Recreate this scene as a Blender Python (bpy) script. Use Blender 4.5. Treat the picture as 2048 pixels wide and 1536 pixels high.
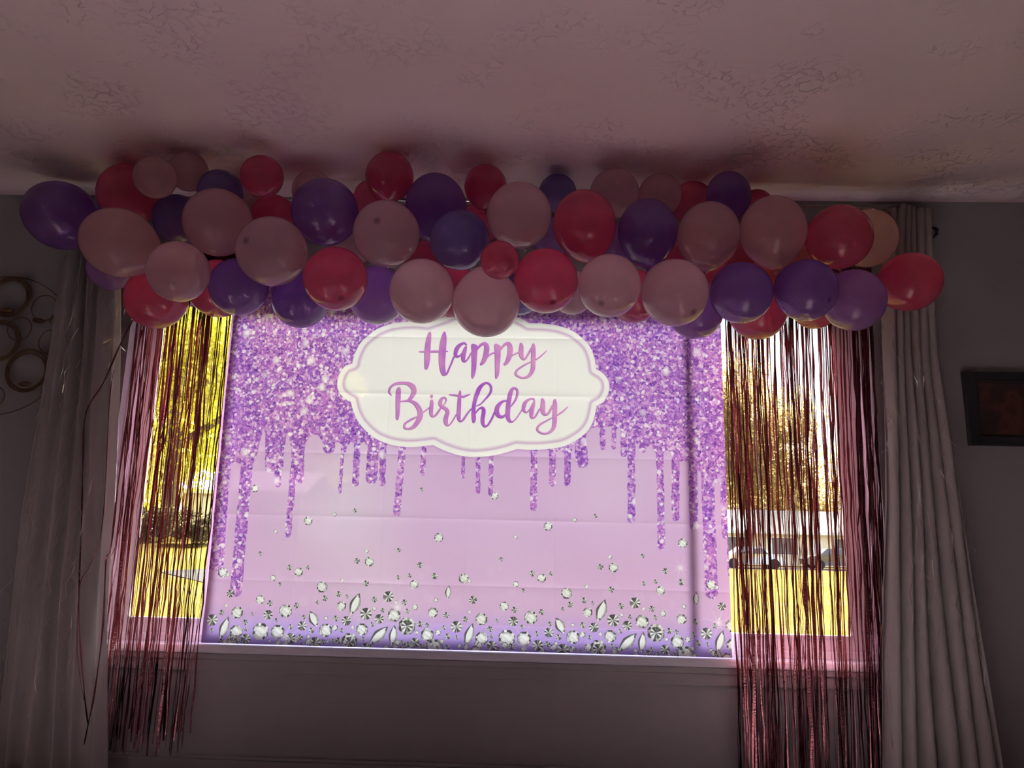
# Birthday backdrop, balloon garland and foil fringes in front of a living-room window
import bpy, bmesh, math, random
import numpy as np
from mathutils import Vector, Matrix

for o in list(bpy.data.objects):
    bpy.data.objects.remove(o, do_unlink=True)
random.seed(7)
rng = np.random.default_rng(7)
S = bpy.context.scene
COL = S.collection

# ------------------------------------------------------------------ camera
FPX = 1538.0                                  # focal length in pixels of a 2048 wide frame
UPc = np.array([173.0, 7333.0, -1538.0]); UPc /= np.linalg.norm(UPc)
RTc = np.array([43000.0, -692.0, 1538.0]); RTc -= UPc * (RTc @ UPc); RTc /= np.linalg.norm(RTc)
FWc = np.cross(UPc, RTc)
RCAM = np.array([RTc, FWc, UPc])              # camera axes -> world axes
CPOS = np.array([0.0, -3.2, 0.92])
cam_data = bpy.data.cameras.new('camera')
cam_data.sensor_fit = 'HORIZONTAL'
cam_data.sensor_width = 36.0
cam_data.lens = FPX / 2048.0 * 36.0
cam_data.clip_start = 0.05
cam_data.clip_end = 500.0
cam = bpy.data.objects.new('camera', cam_data)
COL.objects.link(cam)
M = Matrix([list(RCAM[i]) + [CPOS[i]] for i in range(3)] + [[0, 0, 0, 1]])
cam.matrix_world = M
S.camera = cam

def at(px, py, Y):
    """world point on the plane y = Y seen at a photo pixel (used to take measurements off the photo)"""
    d = RCAM @ np.array([px - 1024.0, -(py - 768.0), -FPX])
    return CPOS + d * ((Y - CPOS[1]) / d[1])

def atz(px, py, Z):
    d = RCAM @ np.array([px - 1024.0, -(py - 768.0), -FPX])
    return CPOS + d * ((Z - CPOS[2]) / d[2])

# ------------------------------------------------------------------ sky, sun, lamps, exposure
SUN_E = 125.0
SKY_S = 1.7
EXPO = 0.3
LAMP_W = 10.0
w = bpy.data.worlds.new('sky'); S.world = w
w.use_nodes = True
wt = w.node_tree; wt.nodes.clear()
wo = wt.nodes.new('ShaderNodeOutputWorld')
bg = wt.nodes.new('ShaderNodeBackground')
tc = wt.nodes.new('ShaderNodeTexCoord')
sp = wt.nodes.new('ShaderNodeSeparateXYZ')
rp = wt.nodes.new('ShaderNodeValToRGB')
rp.color_ramp.elements[0].position = 0.0
rp.color_ramp.elements[0].color = (1.0, 0.98, 0.93, 1)
rp.color_ramp.elements[1].position = 0.7
rp.color_ramp.elements[1].color = (0.55, 0.72, 1.0, 1)
e = rp.color_ramp.elements.new(0.25); e.color = (0.86, 0.92, 1.0, 1)
wt.links.new(tc.outputs['Generated'], sp.inputs[0])
wt.links.new(sp.outputs['Z'], rp.inputs[0])
wt.links.new(rp.outputs[0], bg.inputs['Color'])
bg.inputs['Strength'].default_value = SKY_S
wt.links.new(bg.outputs[0], wo.inputs[0])

sun_d = bpy.data.lights.new('sun', 'SUN')
sun_d.energy = SUN_E
sun_d.angle = math.radians(20.0)
sun_d.color = (1.0, 0.98, 0.95)
sun = bpy.data.objects.new('sun', sun_d); COL.objects.link(sun)
sun.rotation_euler = (math.radians(-51), 0, math.radians(-4))     # high in front of the window

lamp_d = bpy.data.lights.new('room_lamp', 'POINT')
lamp_d.energy = LAMP_W
lamp_d.shadow_soft_size = 0.04
lamp_d.color = (1.0, 0.80, 0.62)
lamp = bpy.data.objects.new('room_lamp', lamp_d); COL.objects.link(lamp)
lamp.location = (-3.6, -6.2, 2.05)

S.view_settings.view_transform = 'Standard'
S.view_settings.look = 'None'
S.view_settings.exposure = EXPO
S.view_settings.gamma = 1.0
S.view_settings.use_curve_mapping = False
S.cycles.max_bounces = 14
S.cycles.diffuse_bounces = 5
S.cycles.transmission_bounces = 10
S.cycles.transparent_max_bounces = 24
S.cycles.caustics_refractive = False
S.cycles.sample_clamp_indirect = 6.0
S.cycles.sample_clamp_direct = 12.0

# ------------------------------------------------------------------ helpers
def tag(o, label=None, cat=None, group=None, kind=None):
    if label: o['label'] = label
    if cat: o['category'] = cat
    if group: o['group'] = group
    if kind: o['kind'] = kind
    return o

def empty(name, loc=(0, 0, 0)):
    o = bpy.data.objects.new(name, None)
    COL.objects.link(o); o.location = loc
    o.empty_display_size = 0.05
    return o

def mesh_obj(name, verts, faces, m=None, parent=None, smooth=False, loc=None):
    """verts in world coordinates (or local to loc)"""
    me = bpy.data.meshes.new(name)
    me.from_pydata([tuple(v) for v in verts], [], [tuple(f) for f in faces])
    me.update()
    if smooth:
        me.polygons.foreach_set('use_smooth', [True] * len(me.polygons))
    o = bpy.data.objects.new(name, me)
    COL.objects.link(o)
    if m: me.materials.append(m)
    if loc is not None: o.location = loc
    if parent is not None:
        o.parent = parent
        if loc is None:
            o.matrix_parent_inverse = Matrix.Translation(parent.location).inverted()
    return o

def bm_obj(name, bm, m=None, parent=None, smooth=False):
    me = bpy.data.meshes.new(name)
    bmesh.ops.recalc_face_normals(bm, faces=bm.faces[:])
    bm.to_mesh(me); bm.free()
    if smooth:
        me.polygons.foreach_set('use_smooth', [True] * len(me.polygons))
    o = bpy.data.objects.new(name, me); COL.objects.link(o)
    if m: me.materials.append(m)
    if parent is not None:
        o.parent = parent
        o.matrix_parent_inverse = Matrix.Translation(parent.location).inverted()
    return o

def add_box(bm, x0, x1, y0, y1, z0, z1, bevel=0.0):
    r = bmesh.ops.create_cube(bm, size=1.0)
    vs = r['verts']
    for v in vs:
        v.co = Vector(((x0 + x1) / 2 + v.co.x * (x1 - x0), (y0 + y1) / 2 + v.co.y * (y1 - y0), (z0 + z1) / 2 + v.co.z * (z1 - z0)))
    if bevel > 0:
        es = list({e for v in vs for e in v.link_edges})
        bmesh.ops.bevel(bm, geom=es, offset=bevel, segments=2, affect='EDGES', profile=0.6)

def box_obj(name, x0, x1, y0, y1, z0, z1, m, parent=None, bevel=0.0):
    bm = bmesh.new(); add_box(bm, x0, x1, y0, y1, z0, z1, bevel)
    return bm_obj(name, bm, m, parent)

def tube_geo(pts, rad, n=8, closed=False):
    """vertices and faces of a tube along a polyline; rad is a number or a list"""
    P = [Vector(p) for p in pts]; k = len(P)
    rr = rad if hasattr(rad, '__len__') else [rad] * k
    V, F = [], []
    ref = Vector((0, 0, 1))
    for i in range(k):
        a = P[(i - 1) % k] if (closed or i > 0) else P[i]
        b = P[(i + 1) % k] if (closed or i < k - 1) else P[i]
        t = (b - a).normalized()
        u = t.cross(ref)
        if u.length < 1e-3: u = t.cross(Vector((0, 1, 0)))
        u.normalize(); v = t.cross(u).normalized()
        for j in range(n):
            an = 2 * math.pi * j / n
            V.append(P[i] + (u * math.cos(an) + v * math.sin(an)) * rr[i])
    for i in range(k if closed else k - 1):
        for j in range(n):
            a = i * n + j; b = i * n + (j + 1) % n
            c = ((i + 1) % k) * n + (j + 1) % n; d = ((i + 1) % k) * n + j
            F.append((a, b, c, d))
    if not closed:
        F.append(tuple(range(n - 1, -1, -1)))
        F.append(tuple(range((k - 1) * n, k * n)))
    return V, F

def merge_geo(parts):
    V, F = [], []
    for v, f in parts:
        b = len(V); V += list(v); F += [tuple(i + b for i in q) for q in f]
    return V, F

# ------------------------------------------------------------------ materials
class NT:
    def __init__(self, name):
        self.m = bpy.data.materials.new(name); self.m.use_nodes = True
        self.t = self.m.node_tree; self.t.nodes.clear()
        self.out = self.t.nodes.new('ShaderNodeOutputMaterial')
    def n(self, kind, **kw):
        nd = self.t.nodes.new('ShaderNode' + kind)
        for k, v in kw.items():
            if k in nd.inputs: nd.inputs[k].default_value = v
            else: setattr(nd, k, v)
        return nd
    def l(self, a, b): self.t.links.new(a, b)
    def ramp(self, src, stops, mode='LINEAR'):
        r = self.n('ValToRGB'); cr = r.color_ramp; cr.interpolation = mode
        while len(cr.elements) > 1: cr.elements.remove(cr.elements[-1])
        cr.elements[0].position = stops[0][0]; cr.elements[0].color = tuple(stops[0][1]) + (1,)
        for p, c in stops[1:]:
            el = cr.elements.new(p); el.color = tuple(c) + (1,)
        self.l(src, r.inputs[0]); return r.outputs[0]

def lin(r, g, b):
    def f(c):
        c /= 255.0
        return c / 12.92 if c <= 0.04045 else ((c + 0.055) / 1.055) ** 2.4
    return (f(r), f(g), f(b), 1.0)

def simple(name, col, rough=0.6, metal=0.0, noise=None, bump=None, spec=0.5, detail_scale=20.0):
    n = NT(name)
    b = n.n('BsdfPrincipled', Roughness=rough, Metallic=metal)
    b.inputs['Specular IOR Level'].default_value = spec
    b.inputs['Base Color'].default_value = tuple(col[:3]) + (1,)
    tcn = n.n('TexCoord')
    if noise:
        nz = n.n('TexNoise', Scale=noise[0], Detail=4.0)
        n.l(tcn.outputs['Object'], nz.inputs['Vector'])
        lo = [max(0, c * (1 - noise[1])) for c in col[:3]]; hi = [min(1, c * (1 + noise[1])) for c in col[:3]]
        n.l(n.ramp(nz.outputs[0], [(0.3, lo), (0.7, hi)]), b.inputs['Base Color'])
    if bump:
        nb = n.n('TexNoise', Scale=bump[0], Detail=5.0)
        n.l(tcn.outputs['Object'], nb.inputs['Vector'])
        bp = n.n('Bump', Strength=bump[1], Distance=bump[2])
        n.l(nb.outputs[0], bp.inputs['Height']); n.l(bp.outputs[0], b.inputs['Normal'])
    n.l(b.outputs[0], n.out.inputs[0])
    return n.m

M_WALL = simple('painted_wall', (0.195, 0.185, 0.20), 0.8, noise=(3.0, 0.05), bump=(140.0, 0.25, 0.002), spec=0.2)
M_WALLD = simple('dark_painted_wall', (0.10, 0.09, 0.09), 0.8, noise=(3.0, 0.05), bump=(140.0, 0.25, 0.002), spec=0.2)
M_FLOOR = simple('pale_pinkish_carpet', (0.82, 0.64, 0.63), 0.95, noise=(60.0, 0.3), bump=(250.0, 0.6, 0.004), spec=0.1)
M_TRIM = simple('white_trim_paint', (0.60, 0.64, 0.72), 0.3, noise=(4.0, 0.03))
M_VINYL = simple('white_vinyl', (0.54, 0.54, 0.58), 0.4, noise=(5.0, 0.02))
M_BLACKMETAL = simple('black_metal', (0.012, 0.012, 0.014), 0.45, 0.6, noise=(30.0, 0.2))
M_RODGREY = simple('grey_rod_paint', (0.30, 0.28, 0.28), 0.7, noise=(30.0, 0.1), spec=0.2)
M_BRONZE = simple('bronze_wire', (0.10, 0.060, 0.032), 0.5, 0.7, noise=(40.0, 0.3), bump=(90.0, 0.3, 0.002))
M_FRAME = simple('dark_picture_frame', (0.008, 0.008, 0.012), 0.5, noise=(18.0, 0.3))
M_MAT = simple('dark_picture_mat', (0.016, 0.014, 0.016), 0.8, noise=(25.0, 0.2))

def ceiling_mat():
    n = NT('knockdown_ceiling')
    b = n.n('BsdfPrincipled', Roughness=0.85)
    b.inputs['Specular IOR Level'].default_value = 0.15
    tcn = n.n('TexCoord')
    # knockdown plaster: broken ridges in patches
    warp = n.n('TexNoise', Scale=9.0, Detail=3.0)
    n.l(tcn.outputs['Object'], warp.inputs['Vector'])
    mixv = n.n('VectorMath', operation='MULTIPLY_ADD')
    n.l(warp.outputs['Color'], mixv.inputs[0]); mixv.inputs[1].default_value = (0.10, 0.10, 0.0)
    n.l(tcn.outputs['Object'], mixv.inputs[2])
    vo = n.n('TexVoronoi', feature='DISTANCE_TO_EDGE', Scale=25.0)
    n.l(mixv.outputs[0], vo.inputs['Vector'])
    edge = n.ramp(vo.outputs['Distance'], [(0.0, (0, 0, 0)), (0.12, (1, 1, 1))])
    patch = n.n('TexNoise', Scale=3.2, Detail=3.0)
    n.l(tcn.outputs['Object'], patch.inputs['Vector'])
    pm = n.ramp(patch.outputs[0], [(0.47, (0, 0, 0)), (0.60, (1, 1, 1))])
    brk = n.n('TexNoise', Scale=30.0, Detail=2.0)
    n.l(tcn.outputs['Object'], brk.inputs['Vector'])
    bm_ = n.ramp(brk.outputs[0], [(0.46, (0, 0, 0)), (0.54, (1, 1, 1))])
    mm = n.n('Math', operation='MULTIPLY'); n.l(pm, mm.inputs[0]); n.l(bm_, mm.inputs[1])
    inv = n.n('Math', operation='SUBTRACT'); inv.inputs[0].default_value = 1.0; n.l(edge, inv.inputs[1])
    rid = n.n('Math', operation='MULTIPLY'); n.l(inv.outputs[0], rid.inputs[0]); n.l(mm.outputs[0], rid.inputs[1])
    fine = n.n('TexNoise', Scale=90.0, Detail=4.0)
    n.l(tcn.outputs['Object'], fine.inputs['Vector'])
    ad = n.n('Math', operation='MULTIPLY_ADD'); n.l(fine.outputs[0], ad.inputs[0]); ad.inputs[1].default_value = 0.22
    n.l(rid.outputs[0], ad.inputs[2])
    bp = n.n('Bump', Strength=0.72, Distance=0.006); n.l(ad.outputs[0], bp.inputs['Height'])
    n.l(bp.outputs[0], b.inputs['Normal'])
    nz = n.n('TexNoise', Scale=1.5, Detail=2.0); n.l(tcn.outputs['Object'], nz.inputs['Vector'])
    n.l(n.ramp(nz.outputs[0], [(0.3, (0.84, 0.75, 0.74)), (0.7, (0.88, 0.79, 0.78))]), b.inputs['Base Color'])
    n.l(b.outputs[0], n.out.inputs[0])
    return n.m
M_CEIL = ceiling_mat()

def glass_mat():
    n = NT('window_glass')
    tr = n.n('BsdfTransparent'); tr.inputs[0].default_value = (0.96, 0.97, 0.96, 1)
    gl = n.n('BsdfGlossy', Roughness=0.02)
    fr = n.n('Fresnel', IOR=1.45)
    mx = n.n('MixShader')
    n.l(fr.outputs[0], mx.inputs[0]); n.l(tr.outputs[0], mx.inputs[1]); n.l(gl.outputs[0], mx.inputs[2])
    n.l(mx.outputs[0], n.out.inputs[0])
    return n.m
M_GLASS = glass_mat()

def balloon_mat(name, col, deep, clear=0.06, tl=0.5, tip=False):
    """stretched latex: half reflecting, half letting light through, darker where the rubber is thick at the tip"""
    n = NT(name)
    tcn = n.n('TexCoord'); sep = n.n('SeparateXYZ'); n.l(tcn.outputs['Object'], sep.inputs[0])
    c1 = n.ramp(sep.outputs['Z'], [(0.0, deep), (0.3, col)] + ([(0.991, col), (0.9985, tuple(c * 0.45 for c in deep))] if tip else []))
    nz = n.n('TexNoise', Scale=1.7, Detail=1.0); n.l(tcn.outputs['Object'], nz.inputs['Vector'])
    tin = n.ramp(nz.outputs[0], [(0.3, (0.92, 0.92, 0.92)), (0.7, (1, 1, 1))])
    mc = n.n('MixRGB', blend_type='MULTIPLY'); mc.inputs[0].default_value = 1.0
    n.l(c1, mc.inputs[1]); n.l(tin, mc.inputs[2])
    df = n.n('BsdfDiffuse'); n.l(mc.outputs[0], df.inputs[0])
    tls = n.n('BsdfTranslucent'); n.l(mc.outputs[0], tls.inputs[0])
    m1 = n.n('MixShader'); m1.inputs[0].default_value = tl
    n.l(df.outputs[0], m1.inputs[1]); n.l(tls.outputs[0], m1.inputs[2])
    tp = n.n('BsdfTransparent'); n.l(mc.outputs[0], tp.inputs[0])
    m2 = n.n('MixShader'); m2.inputs[0].default_value = clear
    n.l(m1.outputs[0], m2.inputs[1]); n.l(tp.outputs[0], m2.inputs[2])
    gl = n.n('BsdfGlossy', Roughness=0.065)
    fr = n.n('Fresnel', IOR=1.42)
    m3 = n.n('MixShader'); n.l(fr.outputs[0], m3.inputs[0])
    n.l(m2.outputs[0], m3.inputs[1]); n.l(gl.outputs[0], m3.inputs[2])
    n.l(m3.outputs[0], n.out.inputs[0])
    return n.m

LATEX = {
    'LP': ('pale_pink_latex', (0.99, 0.78, 0.82), (0.96, 0.70, 0.75), 0.05, 0.84),
    'HP': ('rose_red_latex', (0.95, 0.30, 0.47), (0.88, 0.21, 0.37), 0.07, 0.82),
    'CO': ('coral_latex', (0.94, 0.38, 0.36), (0.88, 0.29, 0.28), 0.06, 0.74),
    'DP': ('purple_latex', (0.47, 0.27, 0.70), (0.38, 0.19, 0.61), 0.04, 0.76),
    'VI': ('violet_latex', (0.64, 0.40, 0.84), (0.56, 0.32, 0.76), 0.06, 0.80),
    'BL': ('blue_violet_latex', (0.37, 0.28, 0.66), (0.29, 0.21, 0.56), 0.03, 0.70),
}
BMAT = {}
for _k, _a in LATEX.items():
    BMAT[_k] = balloon_mat(*_a)
    BMAT[_k + 'tip'] = balloon_mat(_a[0] + '_dark_tip', *_a[1:], tip=True)

def foil_mat(name, col, tcol, rough=0.22, tfac=0.22):
    n = NT(name)
    tcn = n.n('TexCoord')
    mp = n.n('Mapping'); mp.inputs['Scale'].default_value = (60.0, 60.0, 130.0)
    n.l(tcn.outputs['Object'], mp.inputs[0])
    nz = n.n('TexNoise', Scale=1.0, Detail=3.0); n.l(mp.outputs[0], nz.inputs['Vector'])
    bp = n.n('Bump', Strength=0.45, Distance=0.003); n.l(nz.outputs[0], bp.inputs['Height'])
    b = n.n('BsdfPrincipled', Roughness=rough, Metallic=1.0)
    b.inputs['Base Color'].default_value = tuple(col) + (1,)
    n.l(bp.outputs[0], b.inputs['Normal'])
    tl = n.n('BsdfTranslucent'); tl.inputs[0].default_value = tuple(tcol) + (1,)
    mx = n.n('MixShader'); mx.inputs[0].default_value = tfac
    n.l(b.outputs[0], mx.inputs[1]); n.l(tl.outputs[0], mx.inputs[2])
    n.l(mx.outputs[0], n.out.inputs[0])
    return n.m
M_FOIL = foil_mat('rose_gold_foil', (0.145, 0.056, 0.066), (0.40, 0.05, 0.05), rough=0.26, tfac=0.006)

def film_mat():
    n = NT('clear_iridescent_film')
    tp = n.n('BsdfTransparent'); tp.inputs[0].default_value = (0.97, 0.96, 0.97, 1)
    gl = n.n('BsdfGlossy', Roughness=0.12); gl.inputs[0].default_value = (1.0, 0.93, 0.86, 1)
    mx = n.n('MixShader'); mx.inputs[0].default_value = 0.42
    n.l(tp.outputs[0], mx.inputs[1]); n.l(gl.outputs[0], mx.inputs[2]); n.l(mx.outputs[0], n.out.inputs[0])
    return n.m
M_FILM = film_mat()

def cloth_mat(name, col, tl=0.35):
    n = NT(name)
    tcn = n.n('TexCoord')
    wv = n.n('TexNoise', Scale=400.0, Detail=2.0); n.l(tcn.outputs['Object'], wv.inputs['Vector'])
    bp = n.n('Bump', Strength=0.2, Distance=0.001); n.l(wv.outputs[0], bp.inputs['Height'])
    nz = n.n('TexNoise', Scale=6.0, Detail=3.0); n.l(tcn.outputs['Object'], nz.inputs['Vector'])
    cc = n.ramp(nz.outputs[0], [(0.3, tuple(c * 0.93 for c in col)), (0.7, col)])
    df = n.n('BsdfDiffuse'); n.l(cc, df.inputs[0]); n.l(bp.outputs[0], df.inputs['Normal'])
    t = n.n('BsdfTranslucent'); n.l(cc, t.inputs[0])
    mx = n.n('MixShader'); mx.inputs[0].default_value = tl
    n.l(df.outputs[0], mx.inputs[1]); n.l(t.outputs[0], mx.inputs[2]); n.l(mx.outputs[0], n.out.inputs[0])
    return n.m
M_CURTAIN = cloth_mat('grey_curtain_cloth', (0.36, 0.335, 0.335), 0.20)

# ------------------------------------------------------------------ the room
RX0, RX1, RY0, CZ = -4.4, 3.6, -7.4, 2.44
WX0, WX1, WZ0, WZ1 = -1.80, 1.40, 0.505, 2.01      # window opening
WT = 0.16                                          # wall thickness
bm = bmesh.new()
add_box(bm, RX0 - 0.15, WX0, 0, WT, -0.3, CZ)
add_box(bm, WX1, RX1 + 0.15, 0, WT, -0.3, CZ)
add_box(bm, WX0, WX1, 0, WT, -0.3, WZ0 - 0.033)
add_box(bm, WX0, WX1, 0, WT, WZ1, CZ)
tag(bm_obj('wall_front', bm, M_WALL), kind='structure')
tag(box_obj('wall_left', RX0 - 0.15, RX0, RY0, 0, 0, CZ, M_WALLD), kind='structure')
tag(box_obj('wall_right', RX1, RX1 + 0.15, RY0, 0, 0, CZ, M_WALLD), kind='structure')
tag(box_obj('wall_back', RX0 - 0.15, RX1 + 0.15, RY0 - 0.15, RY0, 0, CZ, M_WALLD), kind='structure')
tag(box_obj('floor', RX0 - 0.15, RX1 + 0.15, RY0 - 0.15, 0.0, -0.3, 0.0, M_FLOOR), kind='structure')
tag(box_obj('ceiling', RX0 - 0.15, RX1 + 0.15, RY0 - 0.15, WT, CZ, CZ + 0.25, M_CEIL), kind='structure')
bm = bmesh.new()
add_box(bm, RX0, RX1, -0.014, 0.0, 0.0, 0.078, 0.003)
add_box(bm, RX0, RX1, -0.008, 0.0, 0.078, 0.092, 0.003)
tag(bm_obj('baseboard_front', bm, M_WALL), kind='structure')

# window: vinyl frame, two mullions, three panes
win = tag(empty('window_1', ((WX0 + WX1) / 2, 0.09, WZ0)), kind='structure')
FY0, FY1 = 0.065, 0.080
bm = bmesh.new()
GX0, GX1, GZ0, GZ1 = -1.682, 1.261, 0.596, 1.935
for (y0, y1, o) in ((0.065, 0.069, 0.0), (0.069, 0.11, 0.025)):     # thin inner face, deeper body set back behind it
    add_box(bm, WX0, GX0 - o, y0, y1, WZ0, WZ1)
    add_box(bm, GX1 + o, WX1, y0, y1, WZ0, WZ1)
    add_box(bm, GX0 - o, GX1 + o, y0, y1, WZ0, GZ0 - o)
    add_box(bm, GX0 - o, GX1 + o, y0, y1, GZ1 + o, WZ1)
bm_obj('frame', bm, M_VINYL, win)
bm = bmesh.new()                                   # raised outer lip and glazing bead
for (a, b, c, d) in ((WX0, WX0 + 0.035, WZ0, WZ1), (WX1 - 0.035, WX1, WZ0, WZ1), (WX0, WX1, WZ0, WZ0 + 0.03), (WX0, WX1, WZ1 - 0.03, WZ1)):
    add_box(bm, a, b, 0.045, FY0 + 0.002, c, d, 0.003)
bm_obj('frame_lip', bm, M_VINYL, win)
for k, (mx0, mx1) in enumerate(((-1.379, -1.31), (0.615, 0.648))):
    bm = bmesh.new(); add_box(bm, mx0, mx1, 0.065, 0.069, GZ0, GZ1); add_box(bm, mx0 + 0.012, mx1 - 0.012, 0.069, 0.11, GZ0, GZ1)
    bm_obj('mullion', bm, M_VINYL, win)
for (a, b) in ((GX0, -1.379), (-1.31, 0.615), (0.648, GX1)):
    bm = bmesh.new()
    for (x0, x1, z0, z1) in ((a - 0.012, a, GZ0, GZ1), (b, b + 0.012, GZ0, GZ1), (a, b, GZ0 - 0.012, GZ0), (a, b, GZ1, GZ1 + 0.012)):
        add_box(bm, x0, x1, 0.059, 0.066, z0, z1, 0.002)
    bm_obj('glazing_bead', bm, M_VINYL, win)
    mesh_obj('pane', [(a, 0.0685, GZ0), (b, 0.0685, GZ0), (b, 0.0685, GZ1), (a, 0.0685, GZ1)], [(0, 1, 2, 3)], M_GLASS, win)
# inner sill board with rounded nose, and the apron under it
bm = bmesh.new()
add_box(bm, WX0 - 0.06, WX1 + 0.06, -0.028, 0.0, 0.472, 0.505, 0.009)
add_box(bm, WX0, WX1, -0.002, 0.066, 0.472, 0.505)
tag(bm_obj('trim_1', bm, M_TRIM), kind='structure')
bm = bmesh.new()
add_box(bm, WX0 - 0.05, WX1 + 0.05, -0.018, 0.0, 0.448, 0.472, 0.005)
add_box(bm, WX0 - 0.05, WX1 + 0.05, -0.010, 0.0, 0.403, 0.448, 0.003)
tag(bm_obj('trim_2', bm, M_WALL), kind='structure')

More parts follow.
